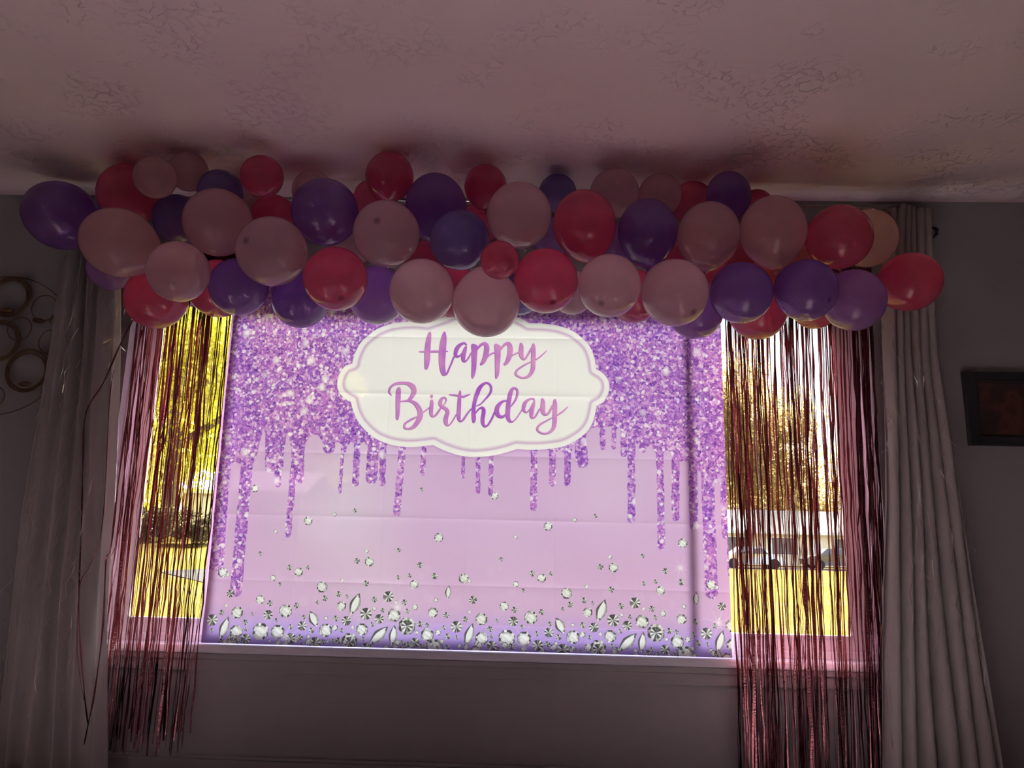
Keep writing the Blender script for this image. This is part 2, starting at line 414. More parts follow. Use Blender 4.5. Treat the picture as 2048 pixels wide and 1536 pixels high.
BALLOONS = [
    ('DP', -1.9479, -0.342, 2.1871, 0.142, None, 'right', 1.1, 'deep purple balloon at the outermost end of the garland, above the left curtain'),
    ('HP', -1.6853, -0.34, 2.2856, 0.1256, None, 'back', 1.05, 'dim rose red balloon behind the outermost deep purple balloon, touching the ceiling shade'),
    ('LP', -1.4908, -0.5136, 2.2727, 0.0805, None, 'back', 1.02, 'small pale pink balloon highest at the ring-art end, over a rose red one'),
    ('BL', -1.4923, -0.3, 2.1977, 0.101, None, 'back', 1.04, 'dusky violet balloon tucked behind two large pale pink ones at the ring-art end'),
    ('BL', -1.2806, -0.4013, 2.2687, 0.0891, None, 'back', 1.02, 'small dark purple balloon peeking out above a large pale pink one near the ceiling'),
    ('HP', -1.0961, -0.46, 2.3069, 0.0827, None, 'back', 1.02, 'small dark red round balloon beside the small dark purple one near the ceiling'),
    ('LP', -1.2232, -0.52, 2.0872, 0.1293, None, 'back', 1.04, 'large pale pink balloon under the small dark purple one in the upper front row'),
    ('LP', -1.5537, -0.58, 1.977, 0.1315, None, 'right', 1.1, 'big pale pink balloon next to the outermost deep purple one, above the left curtain'),
    ('LP', -1.3222, -0.58, 1.8689, 0.1122, (-0.16, 0.42), 'front', 1.05, 'pale pink balloon with dark tip spot over a coral red one by the left curtain'),
    ('VI', -1.747, -0.294, 1.9885, 0.094, None, 'back', 1.04, 'dim violet balloon half hidden under the big pale pink one against the left curtain'),
    ('HP', -1.4978, -0.38, 1.8315, 0.1209, None, 'back', 1.06, 'glowing rose red balloon hanging lowest over the left curtain edge and foil fringe'),
    ('HP', -1.3103, -0.26, 1.9139, 0.1201, None, 'back', 1.05, 'glowing rose red balloon behind the purple one where foil fringe meets glitter backdrop'),
    ('DP', -1.1445, -0.46, 1.8539, 0.1109, None, 'back', 1.05, 'purple balloon lit from below where the left foil fringe meets the glitter backdrop'),
    ('LP', -0.9828, -0.58, 1.9491, 0.1286, (-0.7, -0.2), 'front', 1.04, 'large pale mauve pink balloon above two purple ones at the glitter corner of the backdrop'),
    ('HP', -1.1245, -0.22, 2.2447, 0.095, None, 'back', 1.03, 'rose red balloon mostly hidden behind the large pale mauve pink and the purple balloon'),
    ('DP', -0.8186, -0.52, 2.1333, 0.1282, None, 'back', 1.05, 'large purple balloon in the upper row above the spotted hot pink one'),
    ('LP', -0.9543, -0.2695, 2.3396, 0.0859, None, 'back', 1.03, 'faint pale pink balloon peeking over the shoulder of the large upper purple balloon'),
    ('HP', -0.6036, -0.42, 2.3285, 0.0961, None, 'down', 1.04, 'dark rose red balloon highest of all, almost touching the ceiling above the plaque end'),
    ('HP', -0.7064, -0.22, 2.3204, 0.092, None, 'back', 1.03, 'rose red balloon squeezed between the large upper purple balloon and the highest red one'),
    ('DP', -0.4171, -0.4, 2.2103, 0.1257, None, 'down', 1.12, 'large purple teardrop balloon with its knot hanging down, above the letter H of Happy'),
    ('BL', -0.2994, -0.56, 2.0096, 0.1119, None, 'back', 1.04, 'blue violet balloon in front of the purple teardrop one, beside the small dusky red balloon'),
    ('LP', -0.5673, -0.58, 2.022, 0.1232, (-0.28, -0.34), 'front', 1.04, 'pale pink balloon with a bright window glint, beside the purple teardrop balloon'),
    ('HP', -0.743, -0.58, 1.8488, 0.1166, (0.21, 0.56), 'front', 1.05, 'hot pink balloon with a dark tip spot low in front of two purple ones'),
    ('VI', -0.6447, -0.32, 1.8745, 0.1187, None, 'back', 1.08, 'bright violet balloon glowing between the hot pink spotted one and the plaque corner'),
    ('DP', -0.9434, -0.34, 1.8435, 0.1122, None, 'back', 1.04, 'purple balloon hanging lowest over the glitter, below the large pale mauve pink one'),
    ('LP', -0.4267, -0.58, 1.8054, 0.1184, None, 'back', 1.05, 'pale pink balloon just over the top edge of the white plaque, above the letter H'),
    ('LP', -0.1954, -0.58, 1.7652, 0.1222, (0.04, 0.95), 'front', 1.08, 'pale pink balloon hanging lowest over the white plaque, above the letters ppy of Happy'),
    ('HP', -0.1422, -0.74, 1.8646, 0.0668, None, 'back', 1.04, 'small dusky red balloon foremost in mid garland, above the lowest pale pink one'),
    ('HP', -0.3631, -0.1982, 1.9359, 0.1132, None, 'back', 1.04, 'red balloon showing as a sliver between the two pale pink balloons at the plaque top'),
    ('HP', -0.4877, -0.1675, 2.081, 0.0825, None, 'back', 1.03, 'red balloon hidden behind the dangling knot of the purple teardrop balloon'),
    ('LP', -0.7909, -0.18, 2.1441, 0.0911, None, 'back', 1.03, 'pale pink balloon glimpsed in the gap above the hot pink spotted one'),
    ('HP', -0.2299, -0.34, 2.3282, 0.0872, None, 'down', 1.05, 'dark rose red balloon near the ceiling above the blue violet one'),
    ('HP', -0.2568, -0.18, 2.2433, 0.087, None, 'back', 1.03, 'coral red balloon in the gap below the dark rose red one near the ceiling'),
    ('LP', -0.086, -0.54, 2.1186, 0.1251, None, 'back', 1.08, 'large dusky pink balloon directly above the small dusky red foremost one'),
    ('HP', 0.0155, -0.58, 1.8502, 0.1173, (0.23, 0.63), 'front', 1.06, 'bright hot pink balloon with dark tip spot at the top corner of the plaque'),
    ('BL', 0.0614, -0.26, 2.3409, 0.0811, None, 'back', 1.06, 'small dark navy purple balloon near the ceiling between dusky pink and rose red ones'),
    ('HP', 0.1563, -0.54, 2.0793, 0.1226, None, 'down', 1.12, 'large rose red balloon with its knot pointing down in the middle of the upper row'),
    ('LP', 0.2911, -0.2998, 2.3235, 0.1017, None, 'back', 1.04, 'faint dusky pink balloon near the ceiling just behind the large rose red one'),
    ('LP', 0.4741, -0.3, 2.3183, 0.0896, None, 'back', 1.06, 'faint dusky pink balloon near the ceiling, behind the top of the purple egg-shaped one'),
    ('DP', 0.3927, -0.5, 2.071, 0.1166, None, 'down', 1.14, 'purple egg-shaped balloon, knot down, between the large rose red and a pale pink one'),
    ('HP', 0.6203, -0.22, 2.3245, 0.0887, None, 'back', 1.03, 'dark red balloon mostly hidden beside the small dark purple tapered one near the ceiling'),
    ('DP', 0.7275, -0.38, 2.2776, 0.0906, None, 'down', 1.1, 'small dark purple tapered balloon near the ceiling with its neck pointing down'),
    ('LP', 0.613, -0.52, 2.0529, 0.1189, None, 'down', 1.08, 'dim pale pink balloon with a knot below, under the small dark purple tapered one'),
    ('VI', 0.045, -0.14, 2.1981, 0.0875, None, 'back', 1.03, 'violet balloon glimpsed between the large dusky pink and the large rose red balloon'),
    ('LP', 0.2437, -0.58, 1.8342, 0.1142, (-0.25, 0.52), 'front', 1.05, 'pale pink balloon with dark tip spot, beside the bright hot pink one over glitter'),
    ('LP', 0.4734, -0.58, 1.8109, 0.1206, (0.51, 0.57), 'front', 1.04, 'pale pink balloon with spot near its rim, in front of a violet one'),
    ('HP', 0.3655, -0.3, 1.8897, 0.1074, None, 'back', 1.04, 'rose red balloon low between the two pale pink spotted balloons right of the plaque'),
    ('LP', 0.1277, -0.22, 1.9282, 0.0908, None, 'back', 1.03, 'pale pink balloon peeking out behind the bright hot pink one at the glitter'),
    ('BL', -0.0862, -0.18, 1.9326, 0.0881, None, 'back', 1.03, 'blue violet balloon showing as a sliver beside the lowest pale pink one on the plaque'),
    ('VI', 0.5936, -0.34, 1.8188, 0.109, None, 'back', 1.05, 'violet balloon hanging lowest over the glitter beside the right foil fringe'),
    ('DP', 0.7071, -0.58, 1.8138, 0.1107, None, 'back', 1.04, 'deep purple balloon at the inner top corner of the right foil fringe'),
    ('HP', 0.5407, -0.18, 2.1093, 0.0896, None, 'back', 1.03, 'red balloon in the gap between the purple egg-shaped and dim pale pink knotted ones'),
    ('HP', 0.8435, -0.3, 1.8345, 0.1141, None, 'back', 1.05, 'glowing rose red balloon hanging lowest over the right foil fringe'),
    ('LP', 0.8424, -0.54, 2.0623, 0.1241, None, 'down', 1.08, 'large dim pink balloon beside the small dark purple tapered one in the upper row'),
    ('HP', 0.8796, -0.22, 2.3111, 0.069, None, 'back', 1.02, 'dark red balloon sliver between the small dark purple tapered and large dim pink ones'),
    ('HP', 1.0786, -0.54, 2.0432, 0.1181, None, 'back', 1.04, 'large dark red balloon near the right curtain top, in front of a dim pink one'),
    ('LP', 1.2791, -0.3172, 2.1342, 0.1172, None, 'back', 1.08, 'dim pink balloon half behind the large dark red one at the right curtain top'),
    ('HP', 1.3938, -0.38, 1.9316, 0.1139, None, 'left', 1.06, 'dark red balloon at the picture end of the garland, over the right curtain'),
    ('VI', 1.1396, -0.48, 1.8242, 0.1141, None, 'back', 1.04, 'violet balloon at the outer edge of the right foil fringe, beside the end red one'),
    ('DP', 0.9331, -0.58, 1.8258, 0.1104, (0.65, 0.38), 'front', 1.04, 'purple balloon with a dark spot over the middle of the right foil fringe'),
    ('CO', 0.9373, -0.18, 2.0366, 0.0847, None, 'back', 1.03, 'coral balloon glimpsed in the gap above the two purple ones over the right foil fringe'),
    ('HP', 1.0804, -0.26, 1.8707, 0.0922, None, 'back', 1.04, 'rose red balloon showing below the spotted purple one over the right foil fringe'),
    ('HP', 0.8117, -0.1626, 2.1185, 0.0776, None, 'back', 1.03, 'red balloon glimpsed between the dim pale pink knotted one and the large dim pink one'),
    ('VI', 0.3187, -0.14, 2.1672, 0.0912, None, 'back', 1.03, 'violet balloon glimpsed between the large rose red and the purple egg-shaped balloon'),
    ('LP', -1.2767, -0.1674, 2.3405, 0.0846, None, 'back', 1.03, 'pale pink balloon glimpsed under the small dark red round one near the ceiling'),
    ('CO', 1.0757, -0.14, 2.1351, 0.078, None, 'back', 1.03, 'coral balloon glimpsed between the large dim pink and the large dark red balloon'),
    ('LP', -1.4122, -0.417, 2.3482, 0.0785, None, 'back', 1.03, 'dusky pink balloon behind the small dark purple and small pale pink ones near the ceiling'),
    ('HP', 0.6965, -0.1623, 2.032, 0.0773, None, 'back', 1.03, 'red balloon glimpsed below the dim pale pink knotted one, beside the deep purple one'),
]

# ------------------------------------------------------------------ the printed backdrop (2.09 x 1.5 m, one print pixel = 1 mm)
BX0, BZ0, BW, BH, BY = -1.339, 0.509, 2.109, 1.515, -0.012
PW, PH = 2109, 1515

def mm(p):
    """photo pixels -> print millimetres (x to the right, z up)"""
    p = np.atleast_2d(np.array(p, float))
    d = np.stack([p[:, 0] - 1024.0, -(p[:, 1] - 768.0), np.full(len(p), -FPX)], 1) @ RCAM.T
    t = (BY - CPOS[1]) / d[:, 1]
    q = CPOS + d * t[:, None]
    return np.stack([(q[:, 0] - BX0) * 1000.0, (q[:, 2] - BZ0) * 1000.0], 1)

def make_print():
    XX, ZZ = np.meshgrid(np.arange(PW) + 0.5, np.arange(PH) + 0.5)
    img = np.zeros((PH, PW, 3), np.float32)
    glit = np.zeros((PH, PW), np.float32)

    def c(r, g, b): return np.array([r, g, b], np.float32) / 255.0
    # plain lilac ground, turning violet blue at the foot
    t = np.clip((ZZ - 5) / 165.0, 0, 1)[..., None]
    t = t * t * (3 - 2 * t)
    base = c(214, 182, 219) * t + c(178, 158, 230) * (1 - t)
    img[:] = base
    # soft pale patches: light from behind the cloth, painted into the print colour
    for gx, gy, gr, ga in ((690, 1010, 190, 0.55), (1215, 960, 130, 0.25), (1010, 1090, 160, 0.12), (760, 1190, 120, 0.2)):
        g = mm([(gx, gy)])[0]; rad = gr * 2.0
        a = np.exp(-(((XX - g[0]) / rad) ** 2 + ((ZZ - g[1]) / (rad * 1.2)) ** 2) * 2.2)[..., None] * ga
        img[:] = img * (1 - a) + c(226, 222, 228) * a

    def win(x0, x1, z0, z1):
        x0 = int(max(0, math.floor(x0))); x1 = int(min(PW, math.ceil(x1)))
        z0 = int(max(0, math.floor(z0))); z1 = int(min(PH, math.ceil(z1)))
        return slice(z0, z1), slice(x0, x1)

    def poly(mask, pts):
        pts = np.array(pts)
        sl = win(pts[:, 0].min() - 1, pts[:, 0].max() + 1, pts[:, 1].min() - 1, pts[:, 1].max() + 1)
        X = XX[sl]; Z = ZZ[sl]
        if X.size == 0: return
        acc = np.zeros(X.shape, np.float32)
        for ox in (-0.25, 0.25):
            for oz in (-0.25, 0.25):
                ins = np.zeros(X.shape, bool)
                x, z = X + ox, Z + oz
                for k in range(len(pts)):
                    ax, az = pts[k]; bx, bz = pts[(k + 1) % len(pts)]
                    if az == bz: continue
                    cr = ((az > z) != (bz > z)) & (x < (bx - ax) * (z - az) / (bz - az) + ax)
                    ins ^= cr
                acc += ins
        mask[sl] = np.maximum(mask[sl], acc / 4)

    def capsule(mask, a, b, r):
        a = mm([a])[0]; b = mm([b])[0]; r = r * 1.99
        sl = win(min(a[0], b[0]) - r - 2, max(a[0], b[0]) + r + 2, min(a[1], b[1]) - r - 2, max(a[1], b[1]) + r + 2)
        X = XX[sl]; Z = ZZ[sl]
        if X.size == 0: return
        d = b - a; L2 = max(1e-6, d @ d)
        tt = np.clip(((X - a[0]) * d[0] + (Z - a[1]) * d[1]) / L2, 0, 1)
        wob = 0.8 * np.sin(tt * 17 + a[0]) + 0.6 * np.sin(tt * 41 + a[0] * 2)
        ds = np.hypot(X - a[0] - tt * d[0], Z - a[1] - tt * d[1])
        mask[sl] = np.maximum(mask[sl], np.clip(r + wob - ds + 0.5, 0, 1))

    # ---- glitter field: lower edge, then drips
    edge = mm([(380, 928), (463, 928), (466, 929), (474, 926), (482, 928), (505, 928), (511, 920), (527, 858), (531, 866), (532, 900), (568, 900),
               (570, 892), (574, 866), (578, 872), (583, 900), (609, 900), (612, 885), (618, 874), (628, 869), (638, 873), (645, 884), (671, 886),
               (676, 884), (684, 890), (697, 890), (702, 884), (708, 886), (722, 886), (728, 885), (734, 890), (774, 890), (790, 875), (1090, 875), (1093, 899),
               (1112, 905), (1119, 899), (1127, 905), (1143, 905), (1149, 880), (1175, 858), (1196, 854), (1199, 857), (1210, 857), (1214, 853), (1221, 853), (1225, 857),
               (1235, 857), (1239, 853), (1242, 860), (1270, 880), (1274, 888), (1279, 886), (1293, 894), (1302, 892), (1310, 905), (1327, 908),
               (1334, 900), (1342, 905), (1345, 920), (1359, 924), (1367, 921), (1377, 926), (1394, 940), (1399, 942), (1404, 948), (1427, 962),
               (1433, 966), (1438, 968), (1475, 972)])
    zb = np.interp(np.arange(PW) + 0.5, edge[:, 0], edge[:, 1])
    glit[:] = np.clip(ZZ - zb[None, :] + 0.5, 0, 1)
    for a, b, r in (((450, 920), (434, 1128), 13), ((440, 920), (424, 1128), 12), ((495, 915), (471, 1181), 12.5),
                    ((541, 880), (541, 934), 11.5), ((557, 880), (556, 930), 11.5), ((557, 900), (555, 968), 7), ((594, 890), (594, 925), 12), ((600, 890), (599, 958), 9),
                    ((589, 920), (575, 1068), 7), ((658, 870), (658, 895), 13), ((690, 880), (687, 900), 6), ((685.5, 900), (679.5, 984), 3.4),
                    ((715, 870), (711, 966), 7), ((748, 870), (743, 957), 12.5), ((767, 870), (764.5, 965), 7), ((806, 880), (794, 1026), 7.5),
                    ((849, 880), (845, 947), 5.5), ((927, 890), (926, 953), 4), ((956, 890), (956, 983), 4.8), ((983, 890), (981, 987), 4.8),
                    ((1068, 880), (1067, 1016), 7), ((1105, 880), (1105, 966), 7), ((1135, 880), (1135, 966), 7), ((1160, 870), (1164, 923), 13),
                    ((1204, 845), (1206, 895), 6), ((1229, 845), (1227, 894), 5), ((1248, 850), (1248, 907), 7), ((1263, 860), (1263, 1038), 8),
                    ((1286, 870), (1285, 900), 7), ((1319, 880), (1323, 1092), 7.5), ((1351, 890), (1351, 1034), 8), ((1385, 910), (1388, 1051), 9),
                    ((1414, 930), (1423, 1184), 13), ((1446, 930), (1452, 1070), 8), ((1455, 1000), (1458, 1150), 3)):
        capsule(glit, a, b, r)

    # ---- white plaque
    sc = 570.0 / 2048.0
    out = [(160, 385), (110, 405), (70, 460), (52, 530), (65, 590), (105, 635), (150, 660), (165, 720), (195, 790), (240, 850), (320, 920), (410, 960),
           (500, 980), (600, 985), (740, 970), (800, 1000), (880, 1030), (960, 1050), (1040, 1057), (1120, 1052), (1200, 1040), (1270, 1022), (1340, 1000),
           (1450, 1005), (1560, 1000), (1680, 980), (1780, 930), (1850, 870), (1890, 800), (1910, 720), (1915, 690), (1960, 665), (1990, 620), (2007, 560),
           (1995, 500), (1960, 455), (1912, 425), (1900, 350), (1870, 270), (1820, 210), (1740, 150), (1640, 115), (1540, 100), (1430, 95), (1380, 65),
           (1300, 30), (1200, 0), (1090, -10), (980, 0), (880, 25), (800, 55), (700, 88), (600, 80), (480, 90), (400, 110), (330, 140), (270, 185), (220, 235), (185, 300), (168, 350)]
    notch = {0, 6, 14, 22, 30, 36, 43, 51}
    P = mm([(660 + x * sc, 620 + y * sc) for x, y in out])
    fine = []
    n = len(P)
    for k in range(n):                               # smooth between the notches
        p1, p2 = P[k], P[(k + 1) % n]
        p0 = P[k - 1] if k not in notch else 2 * p1 - p2
        p3 = P[(k + 2) % n] if ((k + 1) % n) not in notch else 2 * p2 - p1
        for s in np.linspace(0, 1, 5)[:-1]:
            fine.append(0.5 * ((2 * p1) + (-p0 + p2) * s + (2 * p0 - 5 * p1 + 4 * p2 - p3) * s * s + (-p0 + 3 * p1 - 3 * p2 + p3) * s ** 3))
    fine = np.array(fine)
    pm = np.zeros((PH, PW), np.float32); poly(pm, fine)
    sl = win(fine[:, 0].min() - 12, fine[:, 0].max() + 12, fine[:, 1].min() - 12, fine[:, 1].max() + 12)
    X = XX[sl][::2, ::2].astype(np.float32); Z = ZZ[sl][::2, ::2].astype(np.float32)
    dmin = np.full(X.shape, 1e9, np.float32)
    for k in range(len(fine)):
        a = fine[k]; d = fine[(k + 1) % len(fine)] - a; L2 = max(1e-6, d @ d)
        tt = np.clip(((X - a[0]) * d[0] + (Z - a[1]) * d[1]) / L2, 0, 1)
        dmin = np.minimum(dmin, (X - a[0] - tt * d[0]) ** 2 + (Z - a[1] - tt * d[1]) ** 2)
    dmin = np.sqrt(np.repeat(np.repeat(dmin, 2, 0), 2, 1)[:XX[sl].shape[0], :XX[sl].shape[1]])
    m = pm[sl]
    halo = np.clip(1 - dmin / 12, 0, 1)[..., None] * 0.4 * (1 - m[..., None])   # printed soft shade round the plaque
    reg = img[sl]
    reg[:] = reg * (1 - halo) + c(170, 120, 180) * halo
    shade = np.exp(-((dmin - 27) / 5.5) ** 2) * 0.9
    inner = np.clip((dmin - 22) / 3, 0, 1) * np.clip((40 - dmin) / 14, 0, 1) * 0.9
    rim = np.maximum(shade * (dmin < 27), inner)[..., None]
    white = c(246, 248, 242) * (1 - rim) + c(206, 178, 208) * rim
    reg[:] = reg * (1 - m[..., None]) + white * m[..., None]
    glit[sl] = glit[sl] * (1 - m)

    # ---- lettering: brush strokes as chains of (x, y, width) traced from the photo
    def stroke_pts(st, org, s):
        st = np.array(st, float)
        q = mm(np.stack([org[0] + st[:, 0] / s, org[1] + st[:, 1] / s], 1))
        r = st[:, 2] / s * 1.99 / 2
        outp = []
        n = len(q)
        for k in range(n - 1):
            p0 = q[max(0, k - 1)]; p1 = q[k]; p2 = q[k + 1]; p3 = q[min(n - 1, k + 2)]
            L = max(2, int(np.hypot(*(p2 - p1)) / 0.8))
            for j in range(L):
                u = j / L
                pt = 0.5 * ((2 * p1) + (-p0 + p2) * u + (2 * p0 - 5 * p1 + 4 * p2 - p3) * u * u + (-p0 + 3 * p1 - 3 * p2 + p3) * u ** 3)
                outp.append((pt[0], pt[1], r[k] * (1 - u) + r[k + 1] * u))
        outp.append((q[-1][0], q[-1][1], r[-1]))
        return outp
    HAPPY = ((820, 650), 7.314, [
        [(290, 115, 40), (275, 200, 75), (262, 300, 85), (255, 400, 90), (252, 500, 88), (245, 580, 70), (238, 622, 46)],
        [(505, 105, 28), (498, 170, 75), (487, 260, 100), (478, 350, 105), (472, 450, 105), (470, 550, 95), (478, 640, 85), (490, 695, 72), (500, 718, 46)],
        [(135, 385, 6), (200, 383, 25), (260, 383, 30), (340, 382, 32), (420, 382, 30), (500, 382, 20), (552, 380, 10)],
        [(500, 726, 30), (540, 705, 28), (575, 630, 25), (610, 550, 24), (640, 470, 24)],
        [(825, 285, 20), (800, 262, 26), (760, 272, 40), (715, 305, 60), (685, 350, 66), (670, 400, 58), (668, 440, 48), (690, 455, 38), (730, 448, 28), (770, 400, 18), (810, 330, 14)],
        [(818, 320, 34), (800, 380, 60), (785, 440, 65), (780, 490, 60), (788, 522, 40), (812, 528, 25), (850, 490, 22), (885, 430, 22), (910, 390, 20)],
        [(920, 290, 44), (935, 330, 76), (945, 380, 88), (942, 450, 85), (940, 550, 75), (935, 650, 68), (925, 725, 52), (918, 762, 28)],
        [(925, 288, 36), (960, 302, 42), (985, 335, 30)],
        [(965, 375, 26), (1000, 330, 32), (1040, 288, 40), (1085, 268, 46), (1118, 295, 68), (1125, 350, 80), (1115, 420, 80), (1095, 490, 74), (1070, 540, 58), (1045, 568, 38)],
        [(1140, 460, 20), (1180, 425, 22), (1240, 400, 22)],
        [(1258, 292, 44), (1278, 340, 84), (1285, 400, 90), (1285, 470, 85), (1282, 560, 75), (1280, 650, 68), (1275, 725, 56), (1266, 765, 32)],
        [(1262, 290, 36), (1300, 310, 42), (1330, 345, 26)],
        [(1320, 365, 28), (1360, 312, 34), (1400, 275, 42), (1440, 268, 50), (1462, 300, 70), (1470, 360, 78), (1462, 430, 78), (1445, 490, 72), (1420, 540, 58), (1392, 570, 40)],
        [(1490, 450, 18), (1530, 425, 20), (1590, 400, 20)],
        [(1625, 270, 28), (1632, 310, 58), (1628, 380, 72), (1632, 440, 65), (1655, 488, 40), (1690, 490, 28), (1730, 430, 28), (1770, 360, 30), (1800, 310, 30)],
        [(1808, 285, 36), (1808, 350, 64), (1808, 450, 68), (1805, 550, 66), (1800, 640, 64), (1770, 710, 54), (1720, 755, 40), (1640, 770, 22), (1570, 740, 28), (1550, 705, 38), (1570, 660, 30), (1620, 620, 25), (1700, 570, 22), (1765, 540, 18)],
        [(1850, 500, 20), (1890, 475, 20), (1950, 425, 16), (2000, 375, 8)]])
    BIRT = ((770, 755), 10.779, [
        [(300, 235, 70), (295, 300, 106), (290, 400, 110), (285, 500, 105), (282, 600, 98), (280, 700, 88), (275, 800, 80), (270, 870, 64), (276, 892, 38)],
        [(145, 380, 12), (110, 340, 28), (95, 300, 40), (110, 240, 45), (150, 180, 45), (230, 130, 60), (330, 115, 64), (430, 115, 60), (520, 135, 88), (590, 185, 112), (625, 250, 108), (625, 320, 104), (590, 390, 92), (540, 460, 80), (500, 490, 50), (430, 502, 30), (340, 510, 22)],
        [(500, 490, 50), (580, 512, 58), (660, 562, 84), (720, 640, 100), (755, 720, 110), (765, 800, 118), (745, 880, 115), (700, 960, 105), (640, 1040, 90), (570, 1085, 62), (500, 1100, 42), (440, 1090, 42), (420, 1060, 42), (440, 990, 42), (520, 930, 42), (610, 880, 42), (690, 845, 28)],
        [(840, 735, 22), (890, 695, 22), (945, 650, 22)],
        [(1010, 490, 48), (1010, 560, 78), (1000, 640, 84), (995, 720, 84), (1000, 790, 70), (1020, 828, 45), (1060, 830, 34), (1110, 790, 45), (1160, 720, 40), (1200, 660, 36)],
        [(1008, 385, 46), (1010, 410, 46)],
        [(1270, 580, 14), (1310, 520, 24), (1320, 465, 28), (1290, 428, 28), (1240, 440, 56), (1205, 490, 78), (1192, 560, 74), (1220, 612, 68), (1290, 655, 68), (1340, 700, 78), (1350, 755, 84), (1325, 830, 92), (1310, 910, 98), (1320, 980, 80), (1345, 1018, 46), (1390, 1015, 28), (1440, 960, 28), (1490, 880, 26), (1535, 800, 26)],
        [(1620, 285, 22), (1620, 330, 48), (1612, 400, 70), (1605, 500, 78), (1600, 600, 84), (1595, 700, 88), (1590, 800, 90), (1594, 870, 80), (1608, 925, 46), (1650, 935, 34), (1700, 890, 44), (1760, 800, 40), (1810, 730, 34), (1860, 670, 28)],
        [(1385, 365, 10), (1450, 370, 30), (1530, 380, 38), (1610, 395, 42), (1690, 408, 42), (1760, 385, 38), (1835, 355, 14)]])
    HDAY = ((940, 755), 10.24, [
        [(135, 575, 16), (220, 540, 24), (310, 450, 34), (390, 360, 44), (435, 270, 46), (430, 180, 44), (385, 122, 36), (320, 112, 46), (250, 155, 72), (190, 230, 92), (150, 330, 94), (115, 430, 84), (90, 530, 78), (78, 620, 78), (75, 720, 84), (80, 820, 90), (82, 880, 72), (80, 905, 46)],
        [(110, 740, 22), (150, 680, 32), (200, 630, 34), (250, 615, 48), (282, 660, 74), (280, 740, 80), (265, 820, 82), (262, 900, 78), (278, 965, 58), (310, 998, 38), (370, 970, 38), (430, 880, 42), (480, 780, 38), (510, 700, 32)],
        [(745, 475, 26), (680, 487, 44), (620, 532, 72), (570, 600, 92), (552, 680, 95), (572, 760, 88), (620, 800, 62), (680, 800, 52), (720, 770, 46)],
        [(840, 590, 18), (890, 530, 30), (950, 430, 42), (975, 330, 44), (965, 250, 44), (920, 217, 36), (870, 240, 66), (835, 320, 88), (812, 420, 90), (795, 520, 92), (785, 620, 95), (778, 720, 95), (780, 800, 88), (802, 870, 70), (850, 908, 36), (910, 880, 20), (980, 800, 22), (1040, 710, 22), (1080, 640, 22)],
        [(1325, 485, 18), (1310, 442, 24), (1260, 432, 28), (1200, 455, 44), (1140, 510, 72), (1110, 580, 78), (1102, 650, 62), (1125, 698, 38), (1180, 705, 28), (1230, 650, 26), (1290, 540, 26)],
        [(1315, 515, 44), (1295, 580, 74), (1275, 660, 84), (1262, 740, 84), (1264, 800, 62), (1290, 828, 34), (1340, 800, 34), (1390, 720, 34), (1435, 640, 28)],
        [(1485, 445, 44), (1498, 500, 82), (1495, 580, 95), (1492, 660, 98), (1512, 730, 72), (1550, 762, 38), (1610, 730, 44), (1660, 650, 44), (1710, 560, 42)],
        [(1740, 465, 46), (1745, 540, 84), (1745, 640, 90), (1742, 740, 92), (1740, 840, 90), (1735, 940, 84), (1715, 1030, 74), (1660, 1100, 58), (1570, 1143, 38), (1480, 1143, 32), (1400, 1095, 38), (1382, 1050, 42), (1410, 990, 44), (1470, 940, 38), (1560, 890, 28), (1680, 825, 22)],
        [(1795, 770, 20), (1850, 730, 34), (1920, 680, 28), (2005, 600, 10)]])
    tm = np.zeros((PH, PW), np.float32); om = np.zeros_like(tm); hm = np.zeros_like(tm)
    for org, s, sts in (HAPPY, BIRT, HDAY):
        for st in sts:
            for (x, z, r) in stroke_pts(st, org, s):
                sl = win(x - r - 8, x + r + 8, z - r - 8, z + r + 8)
                d = r - np.hypot(XX[sl] - x, ZZ[sl] - z)
                tm[sl] = np.maximum(tm[sl], np.clip(d + 0.5, 0, 1))
                hm[sl] = np.maximum(hm[sl], np.clip((d + 7.0) / 4, 0, 1))
                sh = r - np.hypot(XX[sl] - x + 1.6, ZZ[sl] - z + 1.6)       # thin printed drop edge
                om[sl] = np.maximum(om[sl], np.clip(sh + 0.9, 0, 1))
    # fill colour runs from pink to purple and back along each word
    gx = (XX - mm([(960, 760)])[0, 0]) / 1.99
    up = ZZ > mm([(960, 757)])[0, 1]
    kh = np.interp(gx, [-120, -90, -60, -35, 0, 30, 130], [0.35, 0.3, 0.95, 0.7, 0.55, 0.25, 0.1])
    kb = np.interp(gx, [-190, -130, -60, -20, 15, 60, 100, 170], [0.35, 0.2, 0.35, 0.8, 1.0, 0.65, 0.3, 0.12])
    k = np.where(up, kh, kb)
    k = np.clip(k + 0.12 * np.sin(ZZ / 14.0 + XX / 33.0), 0, 1)[..., None].astype(np.float32)
    tcol = c(222, 158, 208) * (1 - k) + c(166, 92, 196) * k
    img[:] = img * (1 - hm[..., None] * 0.8) + c(250, 238, 250) * hm[..., None] * 0.8
    img[:] = img * (1 - om[..., None]) + c(126, 98, 128) * om[..., None]
    img[:] = img * (1 - tm[..., None]) + tcol * tm[..., None]

    # ---- soft light rings, then the printed gems (one repeat of 978 mm, printed over and over)
    rr = np.random.default_rng(3)
    for _ in range(90):
        x, z, r = rr.uniform(0, PW), rr.uniform(10, 330) ** 1.0, rr.uniform(9, 22)
        sl = win(x - r, x + r, z - r, z + r)
        d = np.hypot(XX[sl] - x, ZZ[sl] - z) / r
        a = (np.clip((1 - d) * 6, 0, 1) * (0.10 + 0.14 * (d > 0.8)) * rr.uniform(0.5, 1.0))[..., None]
        img[sl] = img[sl] * (1 - a) + c(236, 222, 246) * a

